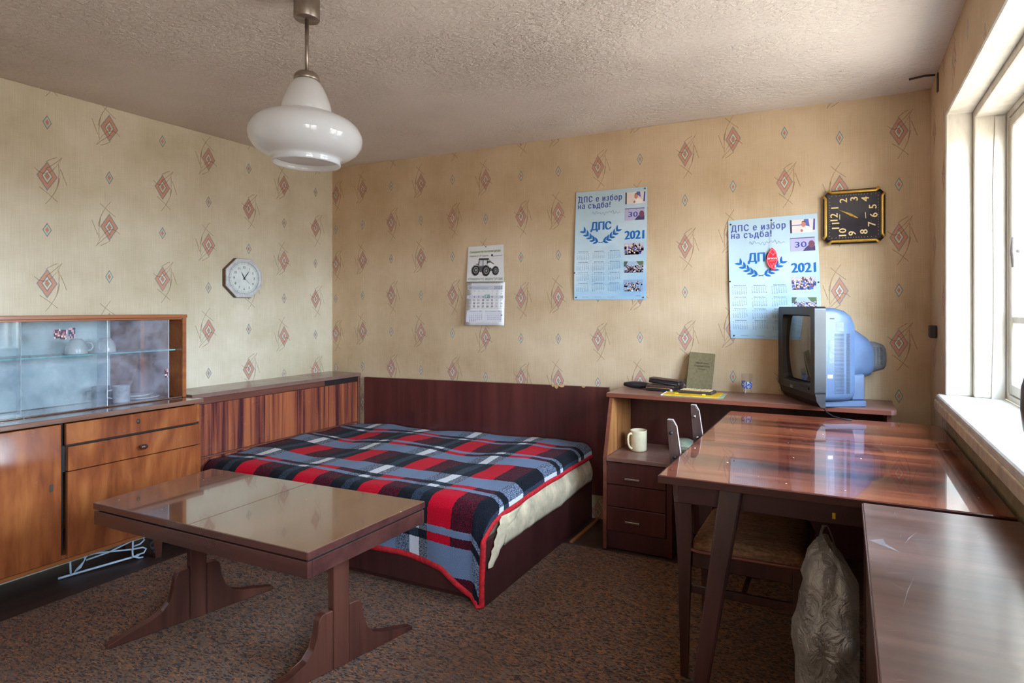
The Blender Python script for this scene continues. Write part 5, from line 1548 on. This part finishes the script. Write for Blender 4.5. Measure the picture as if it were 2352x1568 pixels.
# ------------------------------------------------------------------ television (local axes: x along the front, y backwards)
def television():
    r = thing('television', 'old black and grey tube television standing on the shelf unit', 'television', (3.299, -0.243, 0.812), math.radians(-63), None, True)
    W, H = 0.42, 0.462
    b = NB()
    # bezel body: profile in (y,z), chin sloping back at the foot
    def sec(y, w_, z0, z1, rr=0.012): return [Vector((x, y, z)) for x, z in rrect(0, (z0 + z1) / 2, w_, z1 - z0, rr, 3)]
    # front frame around the tube opening
    ow, oz0, oz1 = 0.325, 0.098, 0.424
    outer = rrect(0, 0.262, W, 0.400, 0.014, 4); inner = rrect(0.0, (oz0 + oz1) / 2, ow, oz1 - oz0, 0.02, 4)
    n = len(outer)
    vs = [Vector((x, 0.0, z)) for x, z in outer] + [Vector((x, 0.002, z)) for x, z in inner] + [Vector((x * 0.93, 0.030, oz0 + 0.012 + (z - oz0) * 0.93)) for x, z in inner] + [Vector((x * 1.0, 0.052, z)) for x, z in outer]
    fs = []
    for a, c_ in ((0, 1), (1, 2)):
        for i in range(n): fs.append([a * n + i, a * n + (i + 1) % n, c_ * n + (i + 1) % n, c_ * n + i])
    for i in range(n): fs.append([i, 3 * n + i, 3 * n + (i + 1) % n, (i + 1) % n])
    fs.append([3 * n + i for i in range(n)])
    add_mesh(b, vs, fs)
    obj('bezel', b, 'tv_black', r)
    b = NB()
    add_prism(b, [(0.004, 0.066), (0.012, 0.030), (0.030, 0.006), (0.052, 0.004), (0.052, 0.066)], 'x', -W / 2 + 0.004, W / 2 - 0.004)
    add_prism(b, [(-0.003, 0.078), (-0.003, 0.090), (0.004, 0.090), (0.004, 0.078)], 'x', -0.14, 0.15)
    obj('chin', b, 'tv_black', r)
    b = NB(); nx, nz = 18, 16; V = {}
    for i in range(nx + 1):
        for j in range(nz + 1):
            u, v = i / nx * 2 - 1, j / nz * 2 - 1
            V[i, j] = b.verts.new((u * 0.157, 0.008 + 0.012 * u * u + 0.010 * v * v, (oz0 + oz1) / 2 + 0.006 + v * 0.155))
    for i in range(nx):
        for j in range(nz):
            f = b.faces.new([V[i, j], V[i + 1, j], V[i + 1, j + 1], V[i, j + 1]]); f.smooth = True
    obj('screen', b, 'screen', r)
    # logo
    pr = Print(); pr.text('NEO', 0, 0, 0.020, (206, 204, 200), 0.034, 0.012, centre=True)
    o = None
    bm = NB(); cl = bm.loops.layers.float_color.new('Col')
    vv = [bm.verts.new((-0.035 + x, -0.0038, 0.0845 - 0.012 + y)) for x, y, l in pr.v]
    for f, c_ in zip(pr.f, pr.c):
        q = bm.faces.new([vv[i] for i in f])
        for lp in q.loops: lp[cl] = (*lin(c_), 1)
    obj('logo', bm, 'ink', r)
    # cabinet
    b = NB()
    add_loft(b, [sec(0.0525, W - 0.004, 0.030, 0.458, 0.03), sec(0.10, W - 0.004, 0.030, 0.456, 0.03), sec(0.150, W - 0.012, 0.030, 0.444, 0.035), sec(0.182, W - 0.03, 0.032, 0.424, 0.04), sec(0.198, W - 0.05, 0.034, 0.402, 0.045)])
    obj('cabinet', b, 'tv_grey', r)
    b = NB()
    add_loft(b, [sec(0.1985, 0.345, 0.13, 0.372, 0.05), sec(0.240, 0.330, 0.13, 0.352, 0.06), sec(0.292, 0.305, 0.13, 0.320, 0.06), sec(0.312, 0.285, 0.135, 0.300, 0.06)])
    obj('rear_hump', b, 'tv_grey', r)
    b = NB(); add_box(b, -0.17, 0.17, 0.0535, 0.262, 0.001, 0.029, 0.004); add_box(b, -0.155, 0.155, 0.1985, 0.262, 0.0295, 0.150, 0.006); obj('pedestal', b, 'tv_grey', r)
    b = NB(); add_loft(b, [sec(0.3125, 0.22, 0.150, 0.298, 0.03), sec(0.36, 0.21, 0.152, 0.294, 0.04), sec(0.405, 0.17, 0.158, 0.282, 0.045), sec(0.418, 0.12, 0.168, 0.268, 0.045)]); obj('tube_neck', b, 'tv_dark', r)
    # vents and details on the visible side
    b = NB()
    xs = W / 2 - 0.0022
    for i in range(44):
        z = 0.070 + 0.0062 * i
        add_box(b, xs - 0.001, xs + 0.0012, 0.092, 0.136, z, z + 0.0022, 0)
    for i in range(44):
        z = 0.070 + 0.0062 * i
        add_box(b, xs - 0.012, xs - 0.0015, 0.150, 0.166, z, z + 0.0022, 0)
    v = obj('vent_slits', b, 'tv_slit', r); v['kind'] = 'stuff'
    b = NB()
    for i in range(14):
        z = 0.165 + 0.0085 * i
        add_box(b, 0.136 - 0.0008 * i * 0, 0.1485, 0.245, 0.270, z, z + 0.003, 0)
    v = obj('vent_slits', b, 'tv_slit', r); v['kind'] = 'stuff'
    b = NB()
    for k_ in range(3):
        for i in range(12):
            z = 0.19 + 0.007 * i
            add_box(b, 0.096, 0.1085 - 0.0016 * k_, 0.326 + 0.02 * k_, 0.337 + 0.02 * k_, z, z + 0.0028, 0)
    v = obj('vent_slits', b, 'ink_dark', r); v['kind'] = 'stuff'
    obj('side_label', box(xs - 0.001, xs + 0.0010, 0.066, 0.090, 0.205, 0.312, 0.0005), 'tv_light', r)
    obj('grip_recess', box(xs - 0.002, xs + 0.0008, 0.098, 0.135, 0.350, 0.392, 0.0006), 'tv_light', r)
    obj('side_sticker', box(xs - 0.001, xs + 0.0014, 0.060, 0.084, 0.138, 0.154, 0.0005), 'paper', r)
    b = NB(); add_box(b, xs - 0.001, xs + 0.0012, 0.070, 0.092, 0.405, 0.410, 0.0005); obj('screw_slot', b, 'tv_slit', r)
television()
b = NB(); add_tube(b, [(3.432, -0.374, 0.806), (3.445, -0.392, 0.794), (3.47, -0.415, 0.783), (3.505, -0.436, 0.7792), (3.545, -0.452, 0.7792)], 0.0028, 8)
tag(obj('power_cable', b, 'cable'), 'thin dark cable hanging from the television onto the table', 'cable')

# ------------------------------------------------------------------ things on the shelf unit
ZS = 0.8125
def on_shelf():
    # yellow folder with a pale green margin
    r = thing('folder', 'yellow card folder lying flat on the shelf under the small dark book', 'folder', (2.79, -0.19, ZS))
    b = NB(); add_prism(b, [(2.645, -0.312), (2.962, -0.300), (2.950, -0.108), (2.634, -0.090)], 'z', ZS, ZS + 0.0012); obj('backing_sheet', b, 'pale_green', r)
    b = NB(); add_prism(b, [(2.652, -0.294), (2.934, -0.288), (2.930, -0.108), (2.642, -0.094)], 'z', ZS + 0.0013, ZS + 0.0045); obj('yellow_cover', b, 'yellow', r)
    b = NB(); add_prism(b, [(2.644, -0.311), (2.650, -0.311), (2.640, -0.092), (2.634, -0.092)], 'z', ZS + 0.0013, ZS + 0.005); obj('white_spine', b, 'paper', r)
    for x, y in ((2.712, -0.248), (2.856, -0.252)): obj('clip', box(x - 0.009, x + 0.009, y - 0.008, y + 0.008, ZS + 0.0046, ZS + 0.011, 0.002), 'yellow_clip', r)
    # small dark book lying on it
    r = thing('small_book', 'small dark book with ragged page edges lying on the yellow folder', 'book', (2.80, -0.17, ZS + 0.005))
    mt_ = Matrix.Translation((2.802, -0.172, ZS + 0.005)) @ Matrix.Rotation(-0.09, 4, 'Z')
    b = NB(); add_box(b, -0.094, 0.094, -0.045, 0.045, 0.0, 0.014, 0.003, mat=mt_); obj('cover', b, 'dark_book', r)
    b = NB()
    for i in range(24):
        x = -0.078 + 0.0066 * i
        add_box(b, x, x + 0.0052, -0.036, 0.03, 0.0142, 0.0165 + 0.003 * random.random(), 0, mat=mt_)
    obj('ragged_pages', b, 'pages', r)
    # olive book leaning against the wall
    r = thing('book', 'upright olive green cloth book leaning against the wall on the shelf', 'book', (2.79, -0.07, ZS))
    th = 0.020
    tilt = math.atan2(0.058, 0.205)
    mt_ = Matrix.Translation((2.793, -0.092, ZS + 0.0005)) @ Matrix.Rotation(0.10, 4, 'Z') @ Matrix.Rotation(-tilt, 4, 'X') @ Matrix.Rotation(0.065, 4, 'Y')
    wd, ht = 0.138, 0.210
    b = NB(); add_box(b, -wd / 2, wd / 2, 0.0, 0.0025, 0.006, ht + 0.006, 0.0008, mat=mt_); add_box(b, -wd / 2, wd / 2, th - 0.0025, th, 0.006, ht + 0.006, 0.0008, mat=mt_); add_box(b, -wd / 2 - 0.0005, -wd / 2 + 0.003, 0.0005, th - 0.0005, 0.006, ht + 0.006, 0.0008, mat=mt_)
    cv = obj('cover', b, 'olive', r)
    b = NB(); add_box(b, -wd / 2 + 0.003, wd / 2 - 0.004, 0.0028, th - 0.0028, 0.010, ht + 0.002, 0, mat=mt_); obj('pages', b, 'pages', r)
    pr = Print(); ik = (60, 50, 34)
    for s, y, h, wv in (('ИВАНЧЕ РЕНЕВ', 0.158, 0.0105, 0.070), ('ГРАДУШКАТА НА', 0.140, 0.0125, 0.084), ('ЧУКАР', 0.124, 0.0125, 0.040)):
        pr.text(s, 0.006, y, h, ik, wv, 0.006, centre=True)
    pr.disc(0.006, 0.112, 0.0016, ik, n=6)
    pr.build('title', lambda x, y, l: mt_ @ Vector((x, -l, y)), cv)
    # black glasses case
    r = thing('glasses_case', 'rounded black glasses case at the left end of the shelf', 'case', (2.445, -0.10, ZS))
    b = NB(); secs = []
    for t_ in [i / 10 for i in range(11)]:
        x = -0.078 + 0.156 * t_; k_ = max(0.12, math.sin(PI * min(1, max(0, t_)))) ** 0.32
        secs.append([Vector((2.445 + x, -0.095 + p * 0.029 * k_, ZS + 0.020 + q * 0.0195 * k_)) for p, q in [(math.cos(2 * PI * i / 16), math.sin(2 * PI * i / 16)) for i in range(16)]])
    add_loft(b, secs); obj('case_body', b, 'black_leather', r)
    b = NB(); add_box(b, 2.425, 2.462, -0.1262, -0.1235, ZS + 0.020, ZS + 0.026, 0.001); obj('catch', b, 'ink_dark', r)
    # two stacked wallets
    r = thing('wallet', 'flat dark leather wallet with tan stitching underneath the black pouch', 'wallet', (2.60, -0.15, ZS))
    mt_ = Matrix.Translation((2.602, -0.125, ZS)) @ Matrix.Rotation(-0.12, 4, 'Z')
    b = NB(); add_box(b, -0.084, 0.082, -0.045, 0.045, 0.0, 0.017, 0.006, seg=2, mat=mt_); obj('lower_flap', b, 'black_leather', r)
    b = NB(); add_box(b, -0.082, 0.080, -0.044, 0.044, 0.019, 0.034, 0.005, seg=2, mat=mt_); obj('upper_flap', b, 'brown_leather', r)
    b = NB(); add_box(b, -0.082, 0.06, -0.0458, 0.04, 0.0165, 0.0195, 0, mat=mt_); obj('zip', b, 'tan', r)
    b = NB(); add_lathe(b, [(0.0, 0.0), (0.008, 0.0), (0.008, 0.004), (0.0, 0.004)], n=14)
    for v in b.verts: v.co = mt_ @ Vector((0.068 + v.co.x, -0.0455 - v.co.z, 0.010 + v.co.y))
    obj('snap', b, 'clock_silver', r)
    r = thing('pouch', 'black ribbed leather pouch lying on top of the dark wallet', 'pouch', (2.62, -0.14, ZS + 0.035))
    mt_ = Matrix.Translation((2.622, -0.135, ZS + 0.0345)) @ Matrix.Rotation(-0.16, 4, 'Z') @ Matrix.Rotation(0.05, 4, 'Y')
    b = NB(); add_box(b, -0.092, 0.092, -0.030, 0.030, 0.004, 0.024, 0.008, seg=3, mat=mt_); obj('body', b, 'black_leather', r)
    b = NB(); add_box(b, -0.092, 0.085, -0.026, 0.032, 0.0245, 0.032, 0.003, mat=mt_); obj('flap', b, 'brown_leather', r)
    b = NB(); add_tube(b, [mt_ @ Vector((-0.08, -0.0305, 0.010)), mt_ @ Vector((0.08, -0.0305, 0.010))], 0.0025, 6); obj('seam', b, 'ink_dark', r)
    # crumpled dark cloth between wallet and book
    b = NB(); secs = []
    for i in range(9):
        t_ = i / 8; k_ = math.sin(PI * (0.08 + 0.84 * t_))
        secs.append([Vector((2.672 + 0.06 * t_, -0.075 + 0.016 * math.cos(a) * k_, ZS + 0.002 + (0.018 + 0.022 * t_) * k_ * (1 + 0.95 * math.sin(a)) * (0.75 + 0.25 * noise.noise(Vector((t_ * 6, a * 2, 1)))))) for a in [2 * PI * q / 12 for q in range(12)]])
    add_loft(b, secs); tag(obj('crumpled_cloth', b, 'brown_leather'), 'small crumpled brown cloth between the wallet and the upright book', 'cloth')
    # drinking glass with a blue printed band
    r = thing('drinking_glass', 'clear drinking glass with a blue printed band beside the television', 'glass', (3.048, -0.085, ZS))
    b = NB(); add_lathe(b, [(0.0, 0.0005), (0.024, 0.0005), (0.026, 0.003), (0.029, 0.110), (0.0275, 0.110), (0.0245, 0.008), (0.0, 0.008)], (3.048, -0.085, ZS), 32); gl = obj('glass_body', b, 'clear_glass', r)
    b = NB(); n = 40
    cl = b.loops.layers.float_color.new('Col')
    ring = lambda z, k_: [b.verts.new((3.048 + (0.0266 + 0.000028 * (z * 1000)) * math.cos(a), -0.085 + (0.0266 + 0.000028 * (z * 1000)) * math.sin(a), ZS + z)) for a in [PI * 0.62 + 1.55 * PI * q / n for q in range(n + 1)]]
    rows = [ring(0.034 + 0.005 * j, j) for j in range(8)]
    for j in range(7):
        for q in range(n):
            f = b.faces.new([rows[j][q], rows[j][q + 1], rows[j + 1][q + 1], rows[j + 1][q]])
            c_ = (60, 84, 168) if noise.noise(Vector((q * 0.55, j * 0.9, 2))) > -0.12 else (196, 200, 214)
            for lp in f.loops: lp[cl] = (*lin(c_), 1)
    obj('blue_band', b, 'ink', gl)
    # mug and bowl on the inner shelf
    zi = 0.4905
    r = thing('mug', 'cream ceramic mug standing on the inner shelf of the shelf unit', 'mug', (2.492, -0.215, zi))
    b = NB(); add_lathe(b, [(0.0, 0.0), (0.041, 0.0), (0.044, 0.003), (0.045, 0.01), (0.046, 0.108), (0.0455, 0.112), (0.0435, 0.112), (0.0425, 0.106), (0.0415, 0.012), (0.0, 0.010)], (2.492, -0.215, zi), 36); obj('body', b, 'mug_cream', r)
    ang = -2.2; dx, dy = math.cos(ang), math.sin(ang)
    b = NB(); add_tube(b, [(2.492 + dx * rr, -0.215 + dy * rr, zi + z) for rr, z in ((0.043, 0.094), (0.056, 0.098), (0.067, 0.090), (0.070, 0.070), (0.068, 0.045), (0.060, 0.026), (0.050, 0.016), (0.044, 0.018))], [0.007, 0.0065, 0.006, 0.006, 0.006, 0.006, 0.0065, 0.007], 10); obj('handle', b, 'mug_cream', r)
    r = thing('bowl', 'pale greenish bowl on the inner shelf behind the chair posts', 'bowl', (2.715, -0.10, zi))
    b = NB(); add_lathe(b, [(0.0, 0.0), (0.055, 0.0), (0.062, 0.006), (0.066, 0.018), (0.066, 0.036), (0.060, 0.040), (0.05, 0.052), (0.03, 0.060), (0.0, 0.062)], (2.715, -0.10, zi), 32); bw = obj('body', b, 'bowl', r)
    for z in (0.014, 0.026): 
        b = NB(); add_tube(b, [(2.715 + 0.0662 * math.cos(2 * PI * q / 28), -0.10 + 0.0662 * math.sin(2 * PI * q / 28), zi + z) for q in range(28)], 0.0012, 5, closed=True); obj('painted_ring', b, 'ink_dark', bw)
on_shelf()

# ------------------------------------------------------------------ crockery in the glass cabinet
def crockery():
    zs = 1.0465
    def cup(x, y, ang, label):
        r = thing('cup', label, 'cup', (x, y, zs), 0, 'white cups in the glass cabinet')
        b = NB(); add_lathe(b, [(0.044, 0.0), (0.0445, 0.004), (0.042, 0.030), (0.034, 0.055), (0.024, 0.068), (0.020, 0.072), (0.0, 0.072)], (x, y, zs), 32); obj('body', b, 'china', r)
        dx, dy = math.cos(ang), math.sin(ang)
        b = NB(); add_tube(b, [(x + dx * q, y + dy * q, zs + z) for q, z in ((0.040, 0.014), (0.055, 0.016), (0.062, 0.032), (0.056, 0.050), (0.034, 0.054))], 0.0045, 8); obj('handle', b, 'china', r)
    cup(0.135, -1.695, 1.2, 'white cup upside down on the glass shelf, left of its twin')
    cup(0.140, -1.575, -0.9, 'white cup upside down on the glass shelf, nearest the corner post')
    cup(0.150, -2.058, 0.8, 'white cup upside down at the far left end of the glass shelf')
    # plates and metal mugs on the cabinet floor
    zf = 0.7885
    r = thing('plate', 'white plate under another plate on the cabinet floor', 'plate', (0.13, -1.40, zf), 0, 'white plates in the glass cabinet')
    b = NB(); add_lathe(b, [(0.0, 0.0), (0.05, 0.0), (0.058, 0.004), (0.082, 0.011), (0.082, 0.014), (0.058, 0.008), (0.0, 0.004)], (0.13, -1.405, zf), 40); obj('body', b, 'china', r)
    r = thing('plate', 'white plate resting on top of the other plate in the glass cabinet', 'plate', (0.12, -1.415, zf + 0.0145), 0, 'white plates in the glass cabinet')
    b = NB(); add_lathe(b, [(0.0, 0.0), (0.05, 0.0), (0.055, 0.004), (0.072, 0.010), (0.072, 0.013), (0.055, 0.008), (0.0, 0.004)], (0.115, -1.418, zf + 0.0145), 40); obj('body', b, 'china', r)
    for x, y, mt_, lab in ((0.165, -1.515, 'grey_mug', 'pale enamel mug on the cabinet floor beside the plates'), (0.10, -1.575, 'tv_grey', 'darker grey enamel mug behind the pale one in the glass cabinet')):
        r = thing('enamel_mug', lab, 'mug', (x, y, zf))
        b = NB(); add_lathe(b, [(0.0, 0.0), (0.034, 0.0), (0.036, 0.003), (0.036, 0.082), (0.038, 0.085), (0.034, 0.085), (0.034, 0.006), (0.0, 0.006)], (x, y, zf), 32); obj('body', b, mt_, r)
        b = NB(); add_tube(b, [(x - 0.035 * 0.4, y - 0.034, zf + 0.066), (x - 0.02, y - 0.055, zf + 0.062), (x - 0.02, y - 0.055, zf + 0.03), (x - 0.014, y - 0.034, zf + 0.022)], 0.004, 8); obj('handle', b, mt_, r)
    b = NB(); add_box(b, -0.05, 0.05, -0.002, 0.002, 0, 0.006, 0.001, mat=Matrix.Translation((0.09, -1.66, zf)) @ Matrix.Rotation(0.5, 4, 'Z') @ Matrix.Rotation(-1.05, 4, 'Y'))
    b.free()
crockery()

# ------------------------------------------------------------------ wire rack lying under the sideboard
def rack():
    r = thing('wire_rack', 'pale blue folding wire rack lying on the floor under the sideboard', 'wire rack', (0.23, -1.63, 0))
    R_ = 0.0042
    def tb(name, pts, rad=R_):
        b = NB(); add_tube(b, pts, rad, 7); obj(name, b, 'wire', r)
    tb('long_bar', [(0.182, -1.790, 0.008), (0.200, -1.72, 0.010), (0.262, -1.525, 0.018), (0.272, -1.492, 0.020)], 0.0055)
    tb('upper_bar', [(0.204, -1.705, 0.088), (0.225, -1.64, 0.080), (0.266, -1.518, 0.058), (0.281, -1.480, 0.056), (0.286, -1.467, 0.046), (0.283, -1.476, 0.028), (0.270, -1.505, 0.024)])
    tb('upper_bar', [(0.208, -1.69, 0.060), (0.235, -1.61, 0.072), (0.262, -1.53, 0.098), (0.270, -1.51, 0.112), (0.281, -1.480, 0.108), (0.283, -1.474, 0.092), (0.276, -1.49, 0.076), (0.268, -1.515, 0.072)])
    tb('upright', [(0.2665, -1.520, 0.016), (0.2665, -1.518, 0.112)])
    tb('upright', [(0.195, -1.746, 0.008), (0.193, -1.748, 0.092)])
    tb('hook', [(0.268, -1.522, 0.056), (0.270, -1.520, 0.022), (0.276, -1.495, 0.008), (0.280, -1.478, 0.006)])
    b = NB()
    for i in range(9):
        t_ = i / 8
        add_tube(b, [(0.196 + 0.004 * t_, -1.735 + 0.008 * t_, 0.014 + 0.002 * i), (0.202 + 0.004 * t_, -1.708 + 0.014 * t_, 0.030 + 0.004 * i), (0.206, -1.695 + 0.012 * t_, 0.068 + 0.002 * i), (0.203, -1.708, 0.090)], 0.0016, 5)
    obj('coiled_wire', b, 'wire', r)
rack()

# ------------------------------------------------------------------ thin plastic bag under the table
def bag_material():
    m = Mat('thin_clear_plastic')
    v = m.coord()
    n = m.noise(v, 9.0, 4, 0.6, 0.8)
    df = m.node('ShaderNodeBsdfDiffuse'); df.inputs[0].default_value = (*lin((232, 226, 222)), 1)
    tl = m.node('ShaderNodeBsdfTranslucent'); tl.inputs[0].default_value = (*lin((210, 204, 200)), 1)
    gl = m.node('ShaderNodeBsdfGlossy'); gl.inputs['Roughness'].default_value = 0.28
    tr = m.node('ShaderNodeBsdfTransparent')
    # printed oblique lines of small lettering, too small to read
    s_ = m.node('ShaderNodeSeparateXYZ'); m.link(v, s_.inputs[0])
    k_ = N(m.t, s_.outputs[2]) + N(m.t, s_.outputs[0]) * 1.25 + N(m.t, s_.outputs[1]) * 0.3
    band = ((k_ + 0.02).mod(0.30)).lt(0.075)
    rows = ((k_ * 1.0).mod(0.026)).lt(0.014)
    g = m.noise(m.coord('Object', (60, 60, 60)), 5.0, 2).gt(0.5)
    col = m.mix(band * rows * g * 0.75, (232, 226, 222), (92, 84, 86)); m.link(col, df.inputs[0])
    a = m.node('ShaderNodeMixShader'); a.inputs[0].default_value = 0.4; m.link(df.outputs[0], a.inputs[1]); m.link(tl.outputs[0], a.inputs[2])
    b = m.node('ShaderNodeMixShader'); m.link((1.0 - n.step(0.3, 0.75)).op('MULTIPLY', 0.45).v, b.inputs[0]); m.link(a.outputs[0], b.inputs[1]); m.link(tr.outputs[0], b.inputs[2])
    c = m.node('ShaderNodeMixShader'); c.inputs[0].default_value = 0.22; m.link(b.outputs[0], c.inputs[1]); m.link(gl.outputs[0], c.inputs[2])
    bp = m.node('ShaderNodeBump'); bp.inputs['Strength'].default_value = 1.0; bp.inputs['Distance'].default_value = 0.02
    m.link(m.noise(v, 16.0, 4, 0.6, 1.5).v, bp.inputs['Height'])
    for q in (df, tl, gl): m.link(bp.outputs[0], q.inputs['Normal'])
    m.link(c.outputs[0], m.out.inputs[0]); return m.m
M['bag'] = bag_material()
def plastic_bag():
    r = thing('plastic_bag', 'crumpled clear plastic carrier bag on the carpet under the polished table', 'bag', (3.48, -1.50, 0.0085))
    b = NB(); n = 56
    prof = [(0.009, 0.02), (0.010, 0.080), (0.03, 0.098), (0.08, 0.106), (0.14, 0.112), (0.20, 0.116), (0.26, 0.120), (0.32, 0.122), (0.37, 0.122), (0.41, 0.116), (0.45, 0.110), (0.48, 0.106), (0.51, 0.104), (0.54, 0.092), (0.57, 0.080), (0.60, 0.060), (0.63, 0.034)]
    secs = []
    for z, rad in prof:
        ring = []
        cx = 3.482 + 0.03 * max(0, z - 0.35); cy = -1.455 - 0.06 * max(0, z - 0.2)
        for q in range(n):
            a = 2 * PI * q / n
            w_ = 1 + 0.22 * noise.noise(Vector((math.cos(a) * 1.6, math.sin(a) * 1.6, z * 7))) + 0.16 * noise.noise(Vector((math.cos(a) * 5, math.sin(a) * 5, z * 9 + 4))) * min(1, z * 8 + 0.2)
            sx = 0.78 if z < 0.5 else 0.9
            x = min(cx + rad * sx * w_ * math.cos(a), 3.552)
            zz = z - max(0.0, x - 3.45) * 1.1 * max(0.0, (z - 0.36) / 0.27)
            ring.append(Vector((x, cy + rad * 1.05 * w_ * math.sin(a), zz)))
        secs.append(ring)
    add_loft(b, secs, caps=False)
    obj('bag_body', b, 'bag', r)
    # two limp handles
    for dy, dz in ((-0.03, 0.0), (0.025, 0.015)):
        b = NB(); V = []
        path = [(3.452, 0.585), (3.448, 0.615), (3.456, 0.640 + dz * 0.4), (3.468, 0.642 + dz * 0.4), (3.482, 0.612), (3.492, 0.570)]
        for x, z in path:
            V.append((b.verts.new((x, -1.492 + dy, z)), b.verts.new((x + 0.006, -1.470 + dy, z - 0.012))))
        for (a, c_), (d, e_) in zip(V, V[1:]): b.faces.new([a, d, e_, c_])
        obj('bag_handle', b, 'bag', r)
plastic_bag()

# ------------------------------------------------------------------ fittings
r = thing('wall_socket', 'dark plastic wall socket on the window wall near the corner', 'socket', (RX, -0.193, 1.16))
obj('socket_body', box(RX - 0.030, RX - 0.0008, -0.222, -0.165, 1.132, 1.190, 0.006, seg=2), 'socket', r)
b = NB()
for dz in (-0.010, 0.010): add_tube(b, [(RX - 0.0306, -0.194, 1.161 + dz), (RX - 0.0300, -0.194, 1.161 + dz)], 0.004, 10)
obj('socket_hole', b, 'gap_shade', r)
r = thing('curtain_bracket', 'dark bent metal bracket fixed high in the corner near the ceiling', 'bracket', (RX - 0.02, -0.245, 2.29))
b = NB(); add_tube(b, [(RX - 0.11, -0.215, 2.309), (RX - 0.05, -0.235, 2.309), (RX - 0.012, -0.248, 2.302)], 0.005, 8); obj('arm', b, 'hook', r)
b = NB(); add_box(b, RX - 0.006, RX - 0.0006, -0.262, -0.240, 2.225, 2.308, 0.002); obj('plate', b, 'hook', r)
r = thing('pot', 'dark brown pot on the windowsill at the edge of the window', 'pot', (4.00, -1.345, 0.9125))
b = NB(); add_lathe(b, [(0.0, 0.0), (0.040, 0.0), (0.047, 0.03), (0.052, 0.08), (0.050, 0.14), (0.040, 0.18), (0.036, 0.19), (0.040, 0.20), (0.036, 0.20), (0.032, 0.19), (0.046, 0.10), (0.038, 0.01), (0.0, 0.01)], (4.00, -1.345, 0.9125), 32); obj('body', b, 'vase', r)

for o in list(bpy.data.objects):
    if '_local' in o: del o['_local']
